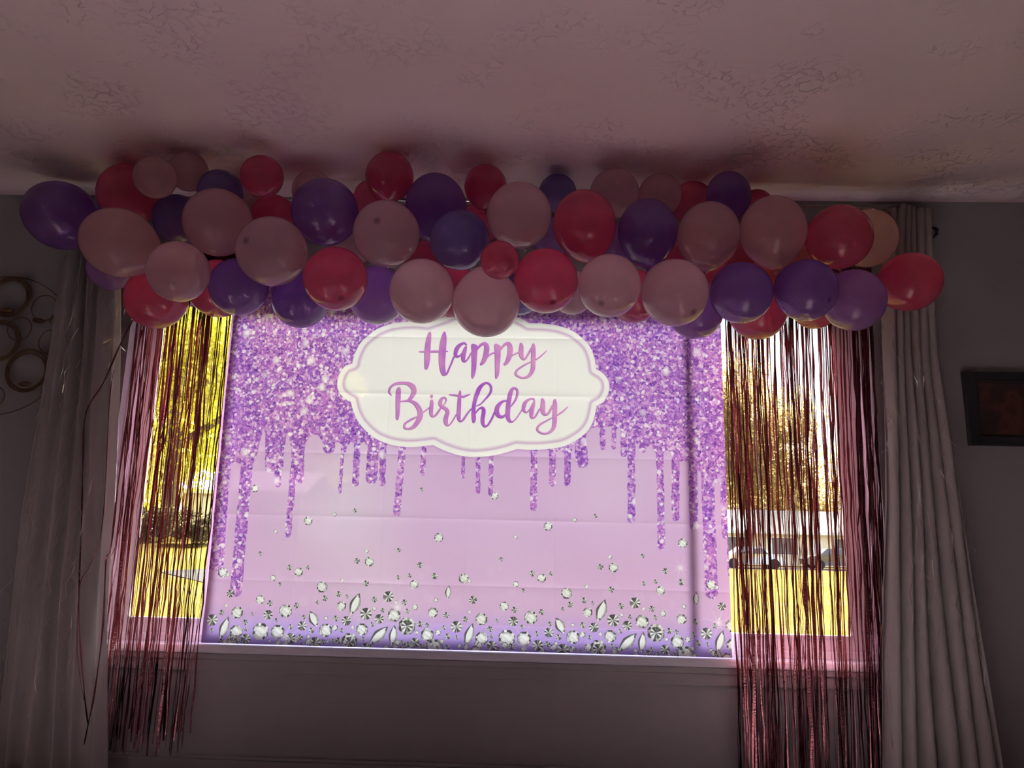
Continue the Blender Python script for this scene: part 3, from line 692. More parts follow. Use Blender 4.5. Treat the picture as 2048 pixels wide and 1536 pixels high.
    def gem(x, z, r, kind, rot=0.0, ry=None, seed=0):
        ry = ry or r
        R = max(r, ry)
        sl = win(x - R - 2, x + R + 2, z - R - 2, z + R + 2)
        dx = XX[sl] - x; dz = ZZ[sl] - z
        if dx.size == 0: return
        ca, sa = math.cos(rot), math.sin(rot)
        u = (dx * ca + dz * sa) / r; v = (-dx * sa + dz * ca) / ry
        rho = np.hypot(u, v); th = np.arctan2(v, u)
        g = np.random.default_rng(seed)
        if kind == 'M':                                # marquise: pointed oval, pale table, dark facets on one side
            lens = 1 - np.abs(v) ** 1.5 - np.abs(u)
            a = np.clip(lens * r * 0.9, 0, 1)
            val = np.full(dx.shape, 0.96)
            val = np.where(np.abs(u) > 0.55 * (1 - np.abs(v) ** 1.5), np.where(u < 0, 0.38, 0.70), val)
            fac = np.sin(v * 9 + u * 6)
            val = np.where((np.abs(v) > 0.62) & (fac > 0.2), 0.42, val)
            val = np.where((lens < 0.10) & (fac > -0.3), 0.36, val)
        elif kind == 'S':                              # back of a cut stone: radial wedges
            a = np.clip((1 - rho) * R, 0, 1)
            k = np.floor((th + math.pi) / (2 * math.pi) * 16).astype(int) % 16
            lut = np.array([0.95 if i % 2 == 0 else g.uniform(0.30, 0.62) for i in range(16)])
            lut[int(g.integers(0, 8)) * 2] = 0.45
            val = lut[k]
            dirk = np.cos(th - 2.0)
            val = np.where(dirk > 0.93, 0.32, val); val = np.where(dirk < -0.95, 0.36, val)
            val = np.where(rho < 0.10, 0.7, val)
            a = a * np.where((k % 2 == 1) | (rho < 0.93), 1.0, 0.4)
        else:                                          # round brilliant
            a = np.clip((1 - rho * (1 + 0.04 * np.cos(8 * th))) * R, 0, 1)
            k = np.floor((th + math.pi) / (2 * math.pi) * 16).astype(int) % 16
            lut = g.uniform(0.55, 1.0, 16); lut[g.integers(0, 16, 4)] = 0.30
            val = lut[k]
            tab = rho * (1 + 0.07 * np.cos(8 * th + 0.4)) < 0.55
            val = np.where(tab, 0.94 + 0.05 * np.sin(u * 5 + v * 7), val)
            k2 = np.floor((th + math.pi + 0.2) / (2 * math.pi) * 8).astype(int) % 8
            lut2 = g.uniform(0.70, 1.0, 8)
            val = np.where((rho > 0.5) & (rho < 0.72) & ~tab, lut2[k2], val)
            val = np.where((rho > 0.90) & (np.sin(th * 2 + 2.4) > 0.0), 0.36, val)
        under = c(1, 1, 1) * 0 + np.array([0.97, 1.0, 0.98], np.float32)
        colr = np.clip(val[..., None] * under, 0, 1)
        img[sl] = img[sl] * (1 - a[..., None]) + colr * a[..., None]
        glit[sl] = glit[sl] * (1 - a)
    G = [  # photo x, y, radius, kind (T: tiny), tilt, half height
        (444.4, 1145, 10, 'R'), (455, 1150, 4, 'T'), (460, 1187, 8, 'S'), (546, 1156, 6, 'R'), (559, 1168.5, 4, 'T'), (597, 1144, 9, 'R'), (644, 1174, 11, 'R'),
        (649.5, 1196.5, 6, 'S'), (635, 1205, 4, 'T'), (520, 1199.6, 9, 'R'), (539.6, 1206.6, 6, 'S'), (474, 1225, 12, 'R'), (442.5, 1225, 5.5, 'S'), (451.4, 1211, 3.5, 'T'),
        (424, 1240, 11.5, 'S'), (536, 1229.5, 9.5, 'S'), (571, 1222, 13, 'R'), (593, 1211, 6, 'S'), (504, 1228, 3.5, 'T'), (448, 1256, 10, 'M', -0.3, 24), (472, 1263, 13, 'R'),
        (489.5, 1244.7, 6, 'S'), (492, 1259, 4, 'T'), (491.4, 1277.7, 10, 'S'), (521, 1263, 16.5, 'R'), (555, 1264, 14, 'R'), (553, 1240, 4, 'T'), (581, 1253.6, 5, 'S'),
        (581, 1277, 11, 'S'), (600, 1274.6, 6, 'S'), (604.4, 1251.7, 9.5, 'S'), (608, 1234, 4.5, 'S'), (627, 1238, 10, 'M', 0.5, 18), (652, 1236.5, 4, 'T'), (623, 1260.6, 6, 'S'),
        (617, 1273, 4, 'T'), (630, 1286, 12, 'S'), (651, 1260.6, 13, 'R'), (423.5, 1261, 4, 'S'), (646, 1283.5, 5, 'S'), (458, 1288, 10, 'R'), (684, 1161, 4, 'T'),
        (732, 1166.7, 6, 'S'), (797, 1154.6, 4.5, 'S'), (820, 1151, 4.5, 'T'), (828.5, 1169, 9, 'R'), (870, 1152, 6.5, 'S'), (677.5, 1188, 6, 'S'), (694, 1193, 4, 'T'),
        (710, 1208.5, 11, 'M', -0.35, 24), (683, 1211.7, 9.5, 'R'), (777, 1193, 11, 'S'), (749, 1199, 6, 'S'), (793, 1205, 4, 'T'), (809.5, 1204.7, 6, 'S'), (788.5, 1230, 13, 'R'),
        (830.4, 1214, 6, 'R'), (749, 1217, 4, 'T'), (732, 1227.6, 12, 'S'), (758.7, 1237.7, 9.5, 'S'), (766, 1220.6, 4.5, 'S'), (815, 1222, 5, 'S'), (866, 1225, 10, 'R'),
        (872, 1200, 4.5, 'T'), (896.5, 1184.5, 6.5, 'M', -0.05, 14), (893, 1230, 6, 'S'), (671.7, 1237, 6, 'S'), (693, 1241.5, 9.5, 'S'), (670, 1255.5, 6, 'R'),
        (705, 1255, 4, 'T'), (684, 1261, 4.5, 'S'), (699, 1282.5, 16, 'R'), (699, 1284.5, 11, 'S'), (724, 1259, 12, 'R'), (744, 1249, 4.5, 'S'), (726, 1278, 4.5, 'S'),
        (757, 1271, 11, 'M', -0.8, 26), (786, 1271, 9, 'M', -0.12, 21), (814, 1252, 17, 'R'), (814, 1252, 12, 'S'), (840.6, 1248, 6, 'S'), (854.5, 1250, 4.5, 'S'), (888, 1255, 4.5, 'S'),
        (854.5, 1269.5, 13, 'R'), (876, 1264.4, 6, 'R'), (830, 1285, 9.5, 'S'), (804, 1285, 4.5, 'S'), (834, 1265, 4, 'T'), (895, 1272.7, 6, 'S'), (884, 1283, 4.5, 'T'), (868.5, 1296, 17, 'R'),
        (731, 1295, 9, 'S'), (803, 1298, 5, 'S'), (773, 1296, 6, 'R'), (616, 1042, 9, 'R'), (669.4, 1029, 4.5, 'T'), (710, 1021, 4.5, 'T'), (551, 1063, 4.5, 'T'), (520, 1107, 4.5, 'S'),
        (579, 1135, 6, 'S'), (616, 1135, 4.5, 'T'), (733.6, 1102, 4.5, 'T'), (714, 1122, 6, 'S'), (739, 1123.5, 9.5, 'R'), (798.4, 1100, 4.5, 'T'), (877.7, 1075, 9.5, 'R'), (840, 1130, 6, 'S'),
        (843.5, 979, 4, 'S'), (510, 977, 8, 'R'), (989, 992, 8, 'R')]
    for i, gq in enumerate(G):
        q = mm([(gq[0], gq[1])])[0]
        kind = gq[3] if gq[3] != 'T' else ('R' if i % 2 else 'S')
        for rep in range(3):
            if gq[1] < 1010 and rep: continue
            X0 = q[0] + rep * 988
            if X0 > PW + 20: continue
            gem(X0, q[1], gq[2] * 1.99, kind, gq[4] if len(gq) > 4 else 0.0, gq[5] * 1.99 if len(gq) > 5 else None, i)
    for i in range(70):                                # half-buried small stones along the hem
        gem(rr.uniform(0, PW), rr.uniform(2, 26), rr.uniform(6, 14), 'RS'[i % 2], 0, None, 500 + i)
    # four-pointed printed star glints
    for (px, py, L) in ((1361, 1136, 34), (570, 1275, 48), (795, 1215, 40), (1047, 1285, 46), (1437, 1246, 44), (510, 978, 16), (992, 988, 20)):
        q = mm([(px, py)])[0]; L *= 1.99
        sl = win(q[0] - L, q[0] + L, q[1] - L, q[1] + L)
        dx = (XX[sl] - q[0]) / L; dz = (ZZ[sl] - q[1]) / L
        rad = np.hypot(dx, dz)
        a = np.exp(-(rad / 0.16) ** 2) * 0.8
        for an in (0.5, 2.07, 1.25, 2.83):
            pr = np.abs(-dx * math.sin(an) + dz * math.cos(an))
            a = np.maximum(a, np.clip(1 - rad, 0, 1) ** 1.5 * np.exp(-(pr / 0.02) ** 2) * 0.65)
        a = a[..., None]
        img[sl] = img[sl] * (1 - a) + c(250, 246, 254) * a
    rgba = np.ones((PH, PW, 4), np.float32)
    rgba[..., :3] = np.clip(img, 0, 1); rgba[..., 3] = glit
    im = bpy.data.images.new('backdrop_print', PW, PH, alpha=True)
    im.alpha_mode = 'CHANNEL_PACKED'
    im.pixels.foreach_set(rgba.ravel())
    im.update(); im.pack()
    return im

def backdrop_mat():
    n = NT('printed_backdrop_cloth')
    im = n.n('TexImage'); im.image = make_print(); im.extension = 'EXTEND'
    uv = n.n('UVMap')
    n.l(uv.outputs[0], im.inputs[0])
    mp = n.n('Mapping'); mp.inputs['Scale'].default_value = (BW, BH, 1.0)      # metres on the cloth
    n.l(uv.outputs[0], mp.inputs[0])
    wn = n.n('TexNoise', Scale=70.0, Detail=2.0); n.l(mp.outputs[0], wn.inputs['Vector'])
    wv = n.n('VectorMath', operation='MULTIPLY_ADD'); n.l(wn.outputs['Color'], wv.inputs[0])
    wv.inputs[1].default_value = (0.012, 0.012, 0.0); n.l(mp.outputs[0], wv.inputs[2])
    v1 = n.n('TexVoronoi', Scale=95.0); n.l(wv.outputs[0], v1.inputs['Vector'])
    s1 = n.n('SeparateColor'); n.l(v1.outputs['Color'], s1.inputs[0])
    flake = n.ramp(s1.outputs[0], [(0.0, lin(98, 46, 156)[:3]), (0.20, lin(138, 80, 182)[:3]), (0.48, lin(180, 116, 202)[:3]), (0.72, lin(210, 152, 214)[:3]), (0.88, lin(236, 204, 234)[:3]), (0.96, lin(252, 240, 250)[:3])])
    v2 = n.n('TexVoronoi', Scale=200.0); n.l(wv.outputs[0], v2.inputs['Vector'])
    s2 = n.n('SeparateColor'); n.l(v2.outputs['Color'], s2.inputs[0])
    fl2 = n.ramp(s2.outputs[1], [(0.0, lin(120, 66, 168)[:3]), (0.4, lin(184, 118, 202)[:3]), (0.8, lin(216, 164, 220)[:3]), (1.0, lin(250, 234, 250)[:3])])
    mxf = n.n('MixRGB'); mxf.inputs[0].default_value = 0.36; n.l(flake, mxf.inputs[1]); n.l(fl2, mxf.inputs[2])
    tone = n.n('TexNoise', Scale=4.5, Detail=2.0); n.l(mp.outputs[0], tone.inputs['Vector'])
    tn = n.ramp(tone.outputs[0], [(0.32, (0.82, 0.78, 0.97)), (0.55, (1, 1, 1)), (0.72, (1.0, 0.95, 1.0))])
    mt = n.n('MixRGB', blend_type='MULTIPLY'); mt.inputs[0].default_value = 1.0
    n.l(mxf.outputs[0], mt.inputs[1]); n.l(tn, mt.inputs[2])
    # round pale sparkles scattered in the glitter
    col = mt.outputs[0]
    for scale, thr, rad, soft in ((24.0, 0.42, 0.21, 0.05), (12.0, 0.60, 0.17, 0.10), (42.0, 0.52, 0.24, 0.06)):
        vs = n.n('TexVoronoi', Scale=scale); n.l(wv.outputs[0], vs.inputs['Vector'])
        ss = n.n('SeparateColor'); n.l(vs.outputs['Color'], ss.inputs[0])
        sel = n.n('Math', operation='GREATER_THAN'); n.l(ss.outputs[2], sel.inputs[0]); sel.inputs[1].default_value = thr
        dot = n.ramp(vs.outputs['Distance'], [(rad - soft, (0.9, 0.9, 0.9)), (rad + soft, (0, 0, 0))])
        mu = n.n('Math', operation='MULTIPLY'); n.l(sel.outputs[0], mu.inputs[0]); n.l(dot, mu.inputs[1])
        mxs = n.n('MixRGB'); n.l(mu.outputs[0], mxs.inputs[0]); n.l(col, mxs.inputs[1]); mxs.inputs[2].default_value = lin(246, 240, 246)
        col = mxs.outputs[0]
    fin = n.n('MixRGB'); n.l(im.outputs['Alpha'], fin.inputs[0]); n.l(im.outputs['Color'], fin.inputs[1]); n.l(col, fin.inputs[2])
    dk = n.n('MixRGB', blend_type='MULTIPLY'); dk.inputs[0].default_value = 1.0; n.l(fin.outputs[0], dk.inputs[1]); dk.inputs[2].default_value = (0.45, 0.45, 0.45, 1)
    df = n.n('BsdfDiffuse'); n.l(dk.outputs[0], df.inputs[0])
    tl = n.n('BsdfTranslucent'); n.l(fin.outputs[0], tl.inputs[0])
    mx = n.n('MixShader'); mx.inputs[0].default_value = 0.0208
    n.l(df.outputs[0], mx.inputs[1]); n.l(tl.outputs[0], mx.inputs[2])
    tp = n.n('BsdfTransparent'); n.l(fin.outputs[0], tp.inputs[0])       # thin weave: a little light passes straight through
    m2 = n.n('MixShader'); m2.inputs[0].default_value = 0.02
    n.l(mx.outputs[0], m2.inputs[1]); n.l(tp.outputs[0], m2.inputs[2]); n.l(m2.outputs[0], n.out.inputs[0])
    return n.m

def build_backdrop():
    nx, nz = 240, 176
    us = np.linspace(0, 1, nx + 1); vs = np.linspace(0, 1, nz + 1)
    creU = [0.167, 0.333, 0.5, 0.667, 0.833]; creV = [0.164, 0.337, 0.510, 0.679, 0.846]
    # extra rows and columns hug the creases so that each fold line is real relief
    us = np.unique(np.round(np.concatenate([us] + [np.array([c - .004, c - .002, c, c + .002, c + .004]) for c in creU]), 5))
    vs = np.unique(np.round(np.concatenate([vs] + [np.array([c - .005, c - .0025, c, c + .0025, c + .005]) for c in creV]), 5))
    U, V = np.meshgrid(us, vs)
    D = 0.004 * np.sin(U * 9 + 1) * np.sin(V * 5 + 0.6) + 0.002 * np.sin(U * 23 + V * 11) * np.sin(V * 7)
    wob = 0.5 + 0.5 * np.sin(V * 21 + U * 5)
    for k, cu in enumerate(creU): D += (-1) ** k * (0.0022 + 0.0018 * wob) * np.exp(-np.abs(U - cu) / 0.006)
    wob = 0.5 + 0.5 * np.sin(U * 19 + 2)
    for k, cv in enumerate(creV): D += (-1) ** k * (0.0016 + 0.0018 * wob) * np.exp(-np.abs(V - cv) / 0.007)
    Xw = BX0 + U * BW; Zw = BZ0 + V * BH; Yw = BY + D * np.clip(V * 8, 0.15, 1)
    nv, nu = U.shape
    verts = np.stack([Xw, Yw, Zw], -1).reshape(-1, 3)
    idx = np.arange(nv * nu).reshape(nv, nu)
    quads = np.stack([idx[:-1, :-1], idx[:-1, 1:], idx[1:, 1:], idx[1:, :-1]], -1).reshape(-1, 4)
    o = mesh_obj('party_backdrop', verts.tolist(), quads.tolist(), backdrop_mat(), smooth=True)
    uvl = o.data.uv_layers.new(name='UVMap')
    li = quads.reshape(-1)
    uvl.data.foreach_set('uv', np.stack([U.ravel()[li], V.ravel()[li]], -1).ravel())
    tag(o, 'lilac cloth backdrop printed with purple glitter drips, gems and a white Happy Birthday plaque', 'backdrop')
build_backdrop()

# ------------------------------------------------------------------ balloon garland
def balloon_geo(nu=40, nv=26):
    """unit balloon: crown at +Z, neck at -Z"""
    V, F = [], []
    V.append((0, 0, 1.0))
    for i in range(1, nv):
        t = i / nv
        th = math.pi * t
        r = math.sin(th); z = math.cos(th)
        if z < 0:                                      # draw the lower half out towards the neck
            k = -z
            r *= 1 - 0.10 * k ** 2
            z *= 1 + 0.07 * k ** 3
        for j in range(nu):
            a = 2 * math.pi * j / nu
            V.append((r * math.cos(a), r * math.sin(a), z))
    V.append((0, 0, -1.07))
    for j in range(nu): F.append((0, 1 + j, 1 + (j + 1) % nu))
    for i in range(nv - 2):
        for j in range(nu):
            a = 1 + i * nu + j; b = 1 + i * nu + (j + 1) % nu
            F.append((a, a + nu, b + nu, b))
    last = len(V) - 1; base = 1 + (nv - 2) * nu
    for j in range(nu): F.append((base + j, last, base + (j + 1) % nu))
    return V, F

def knot_geo():
    """tied neck: short stem, round knot and a flared rolled lip"""
    prof = [(0.05, -1.045), (0.045, -1.075), (0.062, -1.095), (0.066, -1.115), (0.05, -1.135), (0.035, -1.15), (0.06, -1.19), (0.082, -1.205), (0.080, -1.215), (0.03, -1.20)]
    n = 10; V = []; F = []
    for r, z in prof:
        for j in range(n):
            a = 2 * math.pi * j / n
            V.append((r * math.cos(a), r * math.sin(a), z))
    for i in range(len(prof) - 1):
        for j in range(n):
            a = i * n + j; b = i * n + (j + 1) % n
            F.append((a, a + n, b + n, b))
    return V, F

BV, BF = balloon_geo(); KV, KF = knot_geo()
BME, KME = {}, {}
for key in BMAT:
    for dct, nm, (v, f) in ((BME, 'balloon', (BV, BF)), (KME, 'knot', (KV, KF))):
        me = bpy.data.meshes.new(nm); me.from_pydata(v, [], f); me.update()
        me.polygons.foreach_set('use_smooth', [True] * len(me.polygons))
        me.materials.append(BMAT[key]); dct[key] = me
RR = random.Random(5)
for (ck, x, y, z, r, spot, knot, elong, label) in BALLOONS:
    P = Vector((x, y, z)); C = Vector(CPOS)
    v = (C - P).normalized()
    right = Vector((0, 0, 1)).cross(v).normalized(); up = v.cross(right)
    if spot:                                           # crown faces into the room, dark tip in view
        ox, oy = spot
        ax = (v * math.sqrt(max(0.05, 1 - ox * ox - oy * oy)) + right * ox - up * oy)
        elong = 1.03
    elif knot == 'down':
        ax = up + v * RR.uniform(-0.25, 0.1) + right * RR.uniform(-0.15, 0.15)
    elif knot == 'right':                              # end balloons lie nearly flat, necks towards the garland
        ax = -right + up * 0.25
    elif knot == 'left':
        ax = right + up * 0.2
    else:                                              # crown turned into the room and down, neck tucked into the garland
        ax = v * RR.uniform(0.6, 1.0) - up * RR.uniform(0.2, 0.6) + right * RR.uniform(-0.4, 0.4)
    ax.normalize()
    q = ax.to_track_quat('Z', 'Y')
    mk_ = ck + 'tip' if spot else ck
    o = bpy.data.objects.new('balloon', BME[mk_]); COL.objects.link(o)
    e = elong
    rr_ = r / (1 + (e - 1) * 0.45)
    o.matrix_world = Matrix.Translation(P) @ q.to_matrix().to_4x4() @ Matrix.Diagonal((rr_, rr_, rr_ * e, 1))
    tag(o, label, 'balloon', 'balloons of the garland')
    k = bpy.data.objects.new('knot', KME[ck]); COL.objects.link(k)
    k.parent = o

# ------------------------------------------------------------------ curtains and rod
def curtain(name, label, inner, outer, ztop, zbot, folds, seed, sgn):
    """hanging cloth with pleats; inner/outer: lists of (z, x)"""
    r = random.Random(seed)
    nx, nz = 150, 48
    ph = [r.uniform(0, 6.28) for _ in range(6)]
    zi, xi = zip(*sorted(inner)); zo, xo = zip(*sorted(outer))
    V, F = [], []
    for j in range(nz + 1):
        z = ztop + (zbot - ztop) * j / nz
        a = np.interp(z, zi, xi); b = np.interp(z, zo, xo)
        h = (ztop - z) / (ztop - zbot)
        for i in range(nx + 1):
            s = i / nx
            sw = s + 0.022 * math.sin(s * 9 + ph[0] + h * 2.0) + 0.010 * math.sin(h * 5 + ph[1] + s * 3)
            f = math.sin(2 * math.pi * folds * sw + ph[2])
            f = math.copysign(abs(f) ** 0.8, f)
            amp = 0.026 + 0.010 * math.sin(s * 7 + ph[3]) + 0.004 * h
            y = -0.150 + amp * f + 0.006 * math.sin(h * 11 + s * 13 + ph[4])
            x = a + (b - a) * s + 0.008 * math.cos(2 * math.pi * folds * sw + ph[2])
            # the free inner edge turns back towards the glass
            if s < 0.12: y += (0.12 - s) * 0.10
            V.append((x, y, z))
    for j in range(nz):
        for i in range(nx):
            p = j * (nx + 1) + i
            F.append((p, p + 1, p + nx + 2, p + nx + 1))
    o = mesh_obj(name, V, F, M_CURTAIN, smooth=True)
    md = o.modifiers.new('cloth_thickness', 'SOLIDIFY'); md.thickness = 0.002; md.offset = 0
    tag(o, label, 'curtain')
    return o
curtain('curtain', 'grey pleated curtain beside the wire ring wall art, lit along its inner edge',
        [(2.335, -1.84), (1.9, -1.775), (1.06, -1.69), (0.61, -1.665), (0.05, -1.595)], [(2.335, -2.03), (2.0, -2.04), (1.0, -2.05), (0.06, -2.02)], 2.335, 0.045, 5.2, 3, 1)
curtain('curtain', 'grey pleated curtain between the right foil fringe and the framed picture',
        [(2.335, 1.45), (1.9, 1.395), (1.13, 1.345), (0.55, 1.29), (0.05, 1.255)], [(2.335, 1.62), (1.7, 1.60), (1.0, 1.64), (0.05, 1.70)], 2.335, 0.03, 6.3, 9, -1)
rod = tag(empty('curtain_rod', (-0.2, -0.15, 2.345)), 'thin grey curtain rod along the wall, nearly hidden by the balloon garland', 'curtain rod')
v, f = tube_geo([(-1.93, -0.15, 2.345), (1.50, -0.15, 2.345)], 0.009, 10)
mesh_obj('rod', v, f, M_RODGREY, rod, True)
for xb in (-1.94, 1.51):
    bm = bmesh.new(); bmesh.ops.create_uvsphere(bm, u_segments=14, v_segments=9, radius=0.016)
    bmesh.ops.translate(bm, verts=bm.verts, vec=(xb, -0.15, 2.345)); bm_obj('finial', bm, M_RODGREY, rod, True)
for xb in (-1.88, 1.45):
    bm = bmesh.new(); add_box(bm, xb - 0.012, xb + 0.012, -0.006, 0.0, 2.31, 2.38); add_box(bm, xb - 0.006, xb + 0.006, -0.15, -0.004, 2.329, 2.337)
    bm_obj('bracket', bm, M_RODGREY, rod)

# small black wall hook by the right curtain
hk = at(1862, 468, 0.0)
hook = tag(empty('wall_hook', (hk[0], 0, hk[2])), 'small black curled hook on the wall beside the right curtain top', 'hook')
bm = bmesh.new(); add_box(bm, hk[0] - 0.005, hk[0] + 0.005, -0.004, 0.0, hk[2] - 0.014, hk[2] + 0.010, 0.0015)
bm_obj('back_plate', bm, M_BLACKMETAL, hook)
pts = [(hk[0] + dx, -0.003 - dy, hk[2] + dz) for dx, dy, dz in ((-0.001, 0.0, 0.004), (-0.006, 0.010, 0.010), (-0.012, 0.018, 0.013), (-0.004, 0.022, 0.018),
       (0.007, 0.024, 0.014), (0.013, 0.024, 0.005), (0.012, 0.022, -0.006), (0.006, 0.018, -0.016), (0.001, 0.012, -0.024))]
v, f = tube_geo(pts, [0.004, 0.004, 0.0035, 0.005, 0.0075, 0.009, 0.0085, 0.006, 0.003], 8)
mesh_obj('curled_arm', v, f, M_BLACKMETAL, hook, True)

# ------------------------------------------------------------------ foil fringes
def strand_geo(path, wdt, twist0, twist, seed, kinks=()):
    """flat ribbon along a list of points, turning about its own axis"""
    r = random.Random(seed)
    V, F = [], []
    n = len(path)
    for i, p in enumerate(path):
        p = Vector(p)
        a = twist0 + twist * i / n + r.uniform(-0.16, 0.16)
        wv = wdt * (0.75 + 0.25 * math.sin(i * 1.3 + seed))
        d = Vector((math.cos(a), math.sin(a), 0)) * (wv / 2)
        V += [p - d, p + d]
    for i in range(n - 1):
        F.append((2 * i, 2 * i + 1, 2 * i + 3, 2 * i + 2))
    return V, F

def fringe(label, xt0, xt1, xb0, xb1, z0, z1, count, seed, y0, bunch=0.5):
    r = random.Random(seed)
    root = tag(empty('foil_fringe', ((xt0 + xt1) / 2, y0, z1)), label, 'foil fringe', 'rose gold foil fringes')
    box_obj('header_strip', xt0, xt1, y0 - 0.002, y0 + 0.002, z1 - 0.02, z1 + 0.04, M_FOIL, root)
    clump = [r.random() for _ in range(max(4, count // 9))]
    for i in range(count):
        if r.random() < bunch:
            s = clump[r.randrange(len(clump))] + r.gauss(0, 0.014)
        else:
            s = (i + r.random()) / count
        s = min(1, max(0, s))
        xa = xt0 + (xt1 - xt0) * s
        xb = xb0 + (xb1 - xb0) * min(1, max(0, s + r.gauss(0, 0.022)))
        zend = z0 + r.uniform(0, 0.10)
        npt = 24
        yy = y0 - r.uniform(0, 0.035)
        kx = [r.gauss(0, 0.0022) for _ in range(npt + 1)]
        amp = r.gauss(0, 0.006); ph = r.uniform(0, 6.28)
        path = []
        for k in range(npt + 1):
            t = k / npt
            z = z1 + (zend - z1) * t
            x = xa + (xb - xa) * t + amp * math.sin(t * 5 + ph) * min(1, t * 4) + kx[k] * min(1, t * 3)
            # shared folding creases from the packet
            for zk in (0.67, 1.02, 1.37):
                x += 0.006 * math.exp(-((z - zk) / 0.018) ** 2) * math.sin(i * 2.4)
            path.append((x, yy + 0.004 * math.sin(t * 9 + ph), z))
        wdt = r.choice([0.003, 0.004, 0.005, 0.006, 0.007])
        if r.random() < 0.15: wdt = r.uniform(0.009, 0.014)
        v, f = strand_geo(path, wdt, r.uniform(-0.9, 0.9), r.gauss(0, 1.4), i)
        mesh_obj('strand', v, f, M_FOIL, root, True)
    return root
LF = fringe('rose gold foil fringe hanging over the yellow-green tree side of the window, strands bunched', -1.72, -1.32, -1.69, -1.315, 0.10, 2.10, 96, 31, -0.072, 0.16)
# strands blown over the curtain
def stray(root, pts, wdt, seed, Y):
    P = [at(px, py, Y) for px, py in pts]
    out = []
    for k in range(len(P) - 1):
        for j in range(4):
            u = j / 4
            p0 = P[max(0, k - 1)]; p1 = P[k]; p2 = P[k + 1]; p3 = P[min(len(P) - 1, k + 2)]
            out.append(tuple(0.5 * ((2 * p1) + (-p0 + p2) * u + (2 * p0 - 5 * p1 + 4 * p2 - p3) * u * u + (-p0 + 3 * p1 - 3 * p2 + p3) * u ** 3)))
    out.append(tuple(P[-1]))
    v, f = strand_geo(out, wdt, 0.2, 1.2, seed)
    mesh_obj('strand', v, f, M_FOIL, root, True)
stray(LF, [(266, 640), (240, 690), (207, 765), (172, 825), (166, 920), (164, 1010), (160, 1120), (158, 1240), (168, 1380), (176, 1450)], 0.0075, 1, -0.212)
stray(LF, [(284, 660), (268, 740), (252, 850), (236, 970), (222, 1095), (212, 1122), (206, 1250), (190, 1380), (176, 1450), (168, 1490)], 0.0085, 2, -0.208)
stray(LF, [(228, 740), (220, 790), (214, 900), (209, 1000), (200, 1075), (178, 1135), (160, 1170), (154, 1300), (168, 1400)], 0.004, 3, -0.215)
stray(LF, [(278, 650), (262, 760), (250, 900), (246, 1010), (230, 1095), (213, 1120)], 0.005, 4, -0.205)
RF = fringe('rose gold foil fringe hanging on the picture side of the backdrop, over autumn trees', 0.765, 1.385, 0.765, 1.325, 0.004, 2.10, 160, 23, -0.072, 0.45)
stray(RF, [(1745, 660), (1748, 760), (1752, 900), (1757, 1050), (1762, 1150), (1764, 1240), (1768, 1330), (1778, 1430), (1786, 1500)], 0.005, 5, -0.212)
stray(RF, [(1742, 650), (1746, 800), (1762, 1000), (1766, 1130), (1772, 1240), (1776, 1340), (1788, 1460)], 0.004, 6, -0.208)

# clear iridescent streamers, crimped, hung over the curtains
def streamer(label, x0, x1, z0, z1, Y, count, seed):
    r = random.Random(seed)
    root = tag(empty('clear_streamer', ((x0 + x1) / 2, Y, z1)), label, 'streamer')
    for i in range(count):
        xa = x0 + (x1 - x0) * (i + r.random()) / count
        V, F = [], []
        z = z1; x = xa; a = r.uniform(0, 3); path = []
        while z > z0:
            path.append((x, Y - r.uniform(0, 0.03), z))
            z -= r.uniform(0.010, 0.06)
            x = xa + r.gauss(0, 0.010) + 0.05 * (z1 - z) / (z1 - z0) * (-1 if xa < 0 else 0.3)
            if r.random() < 0.12:                      # a kink lying almost level
                path.append((x + r.uniform(-0.03, 0.03), Y - r.uniform(0, 0.03), z + 0.006))
        v, f = strand_geo(path, 0.0022, a, r.uniform(-9, 9), seed * 50 + i)
        mesh_obj('strand', v, f, M_FILM, root, False)
    return root
streamer('clear glinting streamer strands hung in front of the grey curtain by the ring art', -2.0, -1.70, 0.25, 2.0, -0.205, 12, 2)
streamer('clear glinting streamer strands hung in front of the grey curtain by the picture', 1.33, 1.62, 0.25, 2.0, -0.205, 11, 4)

# ------------------------------------------------------------------ wire ring wall art
wa = tag(empty('wall_art', (-2.39, -0.02, 1.73)), 'bronze wire wall art of overlapping rings beside the left curtain', 'wall art')
def ring_part(px, py, rpx, wires, thick, seed, Y=-0.03, name='ring'):
    c = at(px, py, Y); R = rpx * np.linalg.norm(c - CPOS) / math.hypot(FPX, math.hypot(px - 1024, py - 768))
    r = random.Random(seed); geo = []
    for k in range(wires):
        dr = (k - (wires - 1) / 2) * thick
        ox, oz = r.uniform(-1, 1) * thick * 0.8, r.uniform(-1, 1) * thick * 0.8
        tl, tp = r.uniform(-0.05, 0.05), r.uniform(0, 6.28)
        pts = []
        for i in range(56):
            a = 2 * math.pi * i / 56
            pts.append((c[0] + ox + (R + dr) * math.cos(a), Y + tl * R * math.sin(a + tp), c[2] + oz + (R + dr) * math.sin(a)))
        geo.append(tube_geo(pts, 0.0026, 5, True))
    v, f = merge_geo(geo)
    mesh_obj(name, v, f, M_BRONZE, wa, True)
ring_part(2, 690, 143, 1, 0.004, 1, -0.02, 'outer_ring')
for i, (px, py, r_, wn, th) in enumerate(((20, 594, 38, 6, 0.0034), (89, 616, 26, 1, 0.004), (39, 658, 24, 1, 0.004), (0, 682, 38, 6, 0.0034),
                                          (103, 684, 25, 1, 0.004), (53, 741, 40, 6, 0.0034), (-10, 793, 20, 1, 0.004), (-58, 620, 30, 1, 0.004), (-62, 745, 42, 6, 0.0034), (-95, 680, 26, 1, 0.004))):
    ring_part(px, py, r_, wn, th, 10 + i)
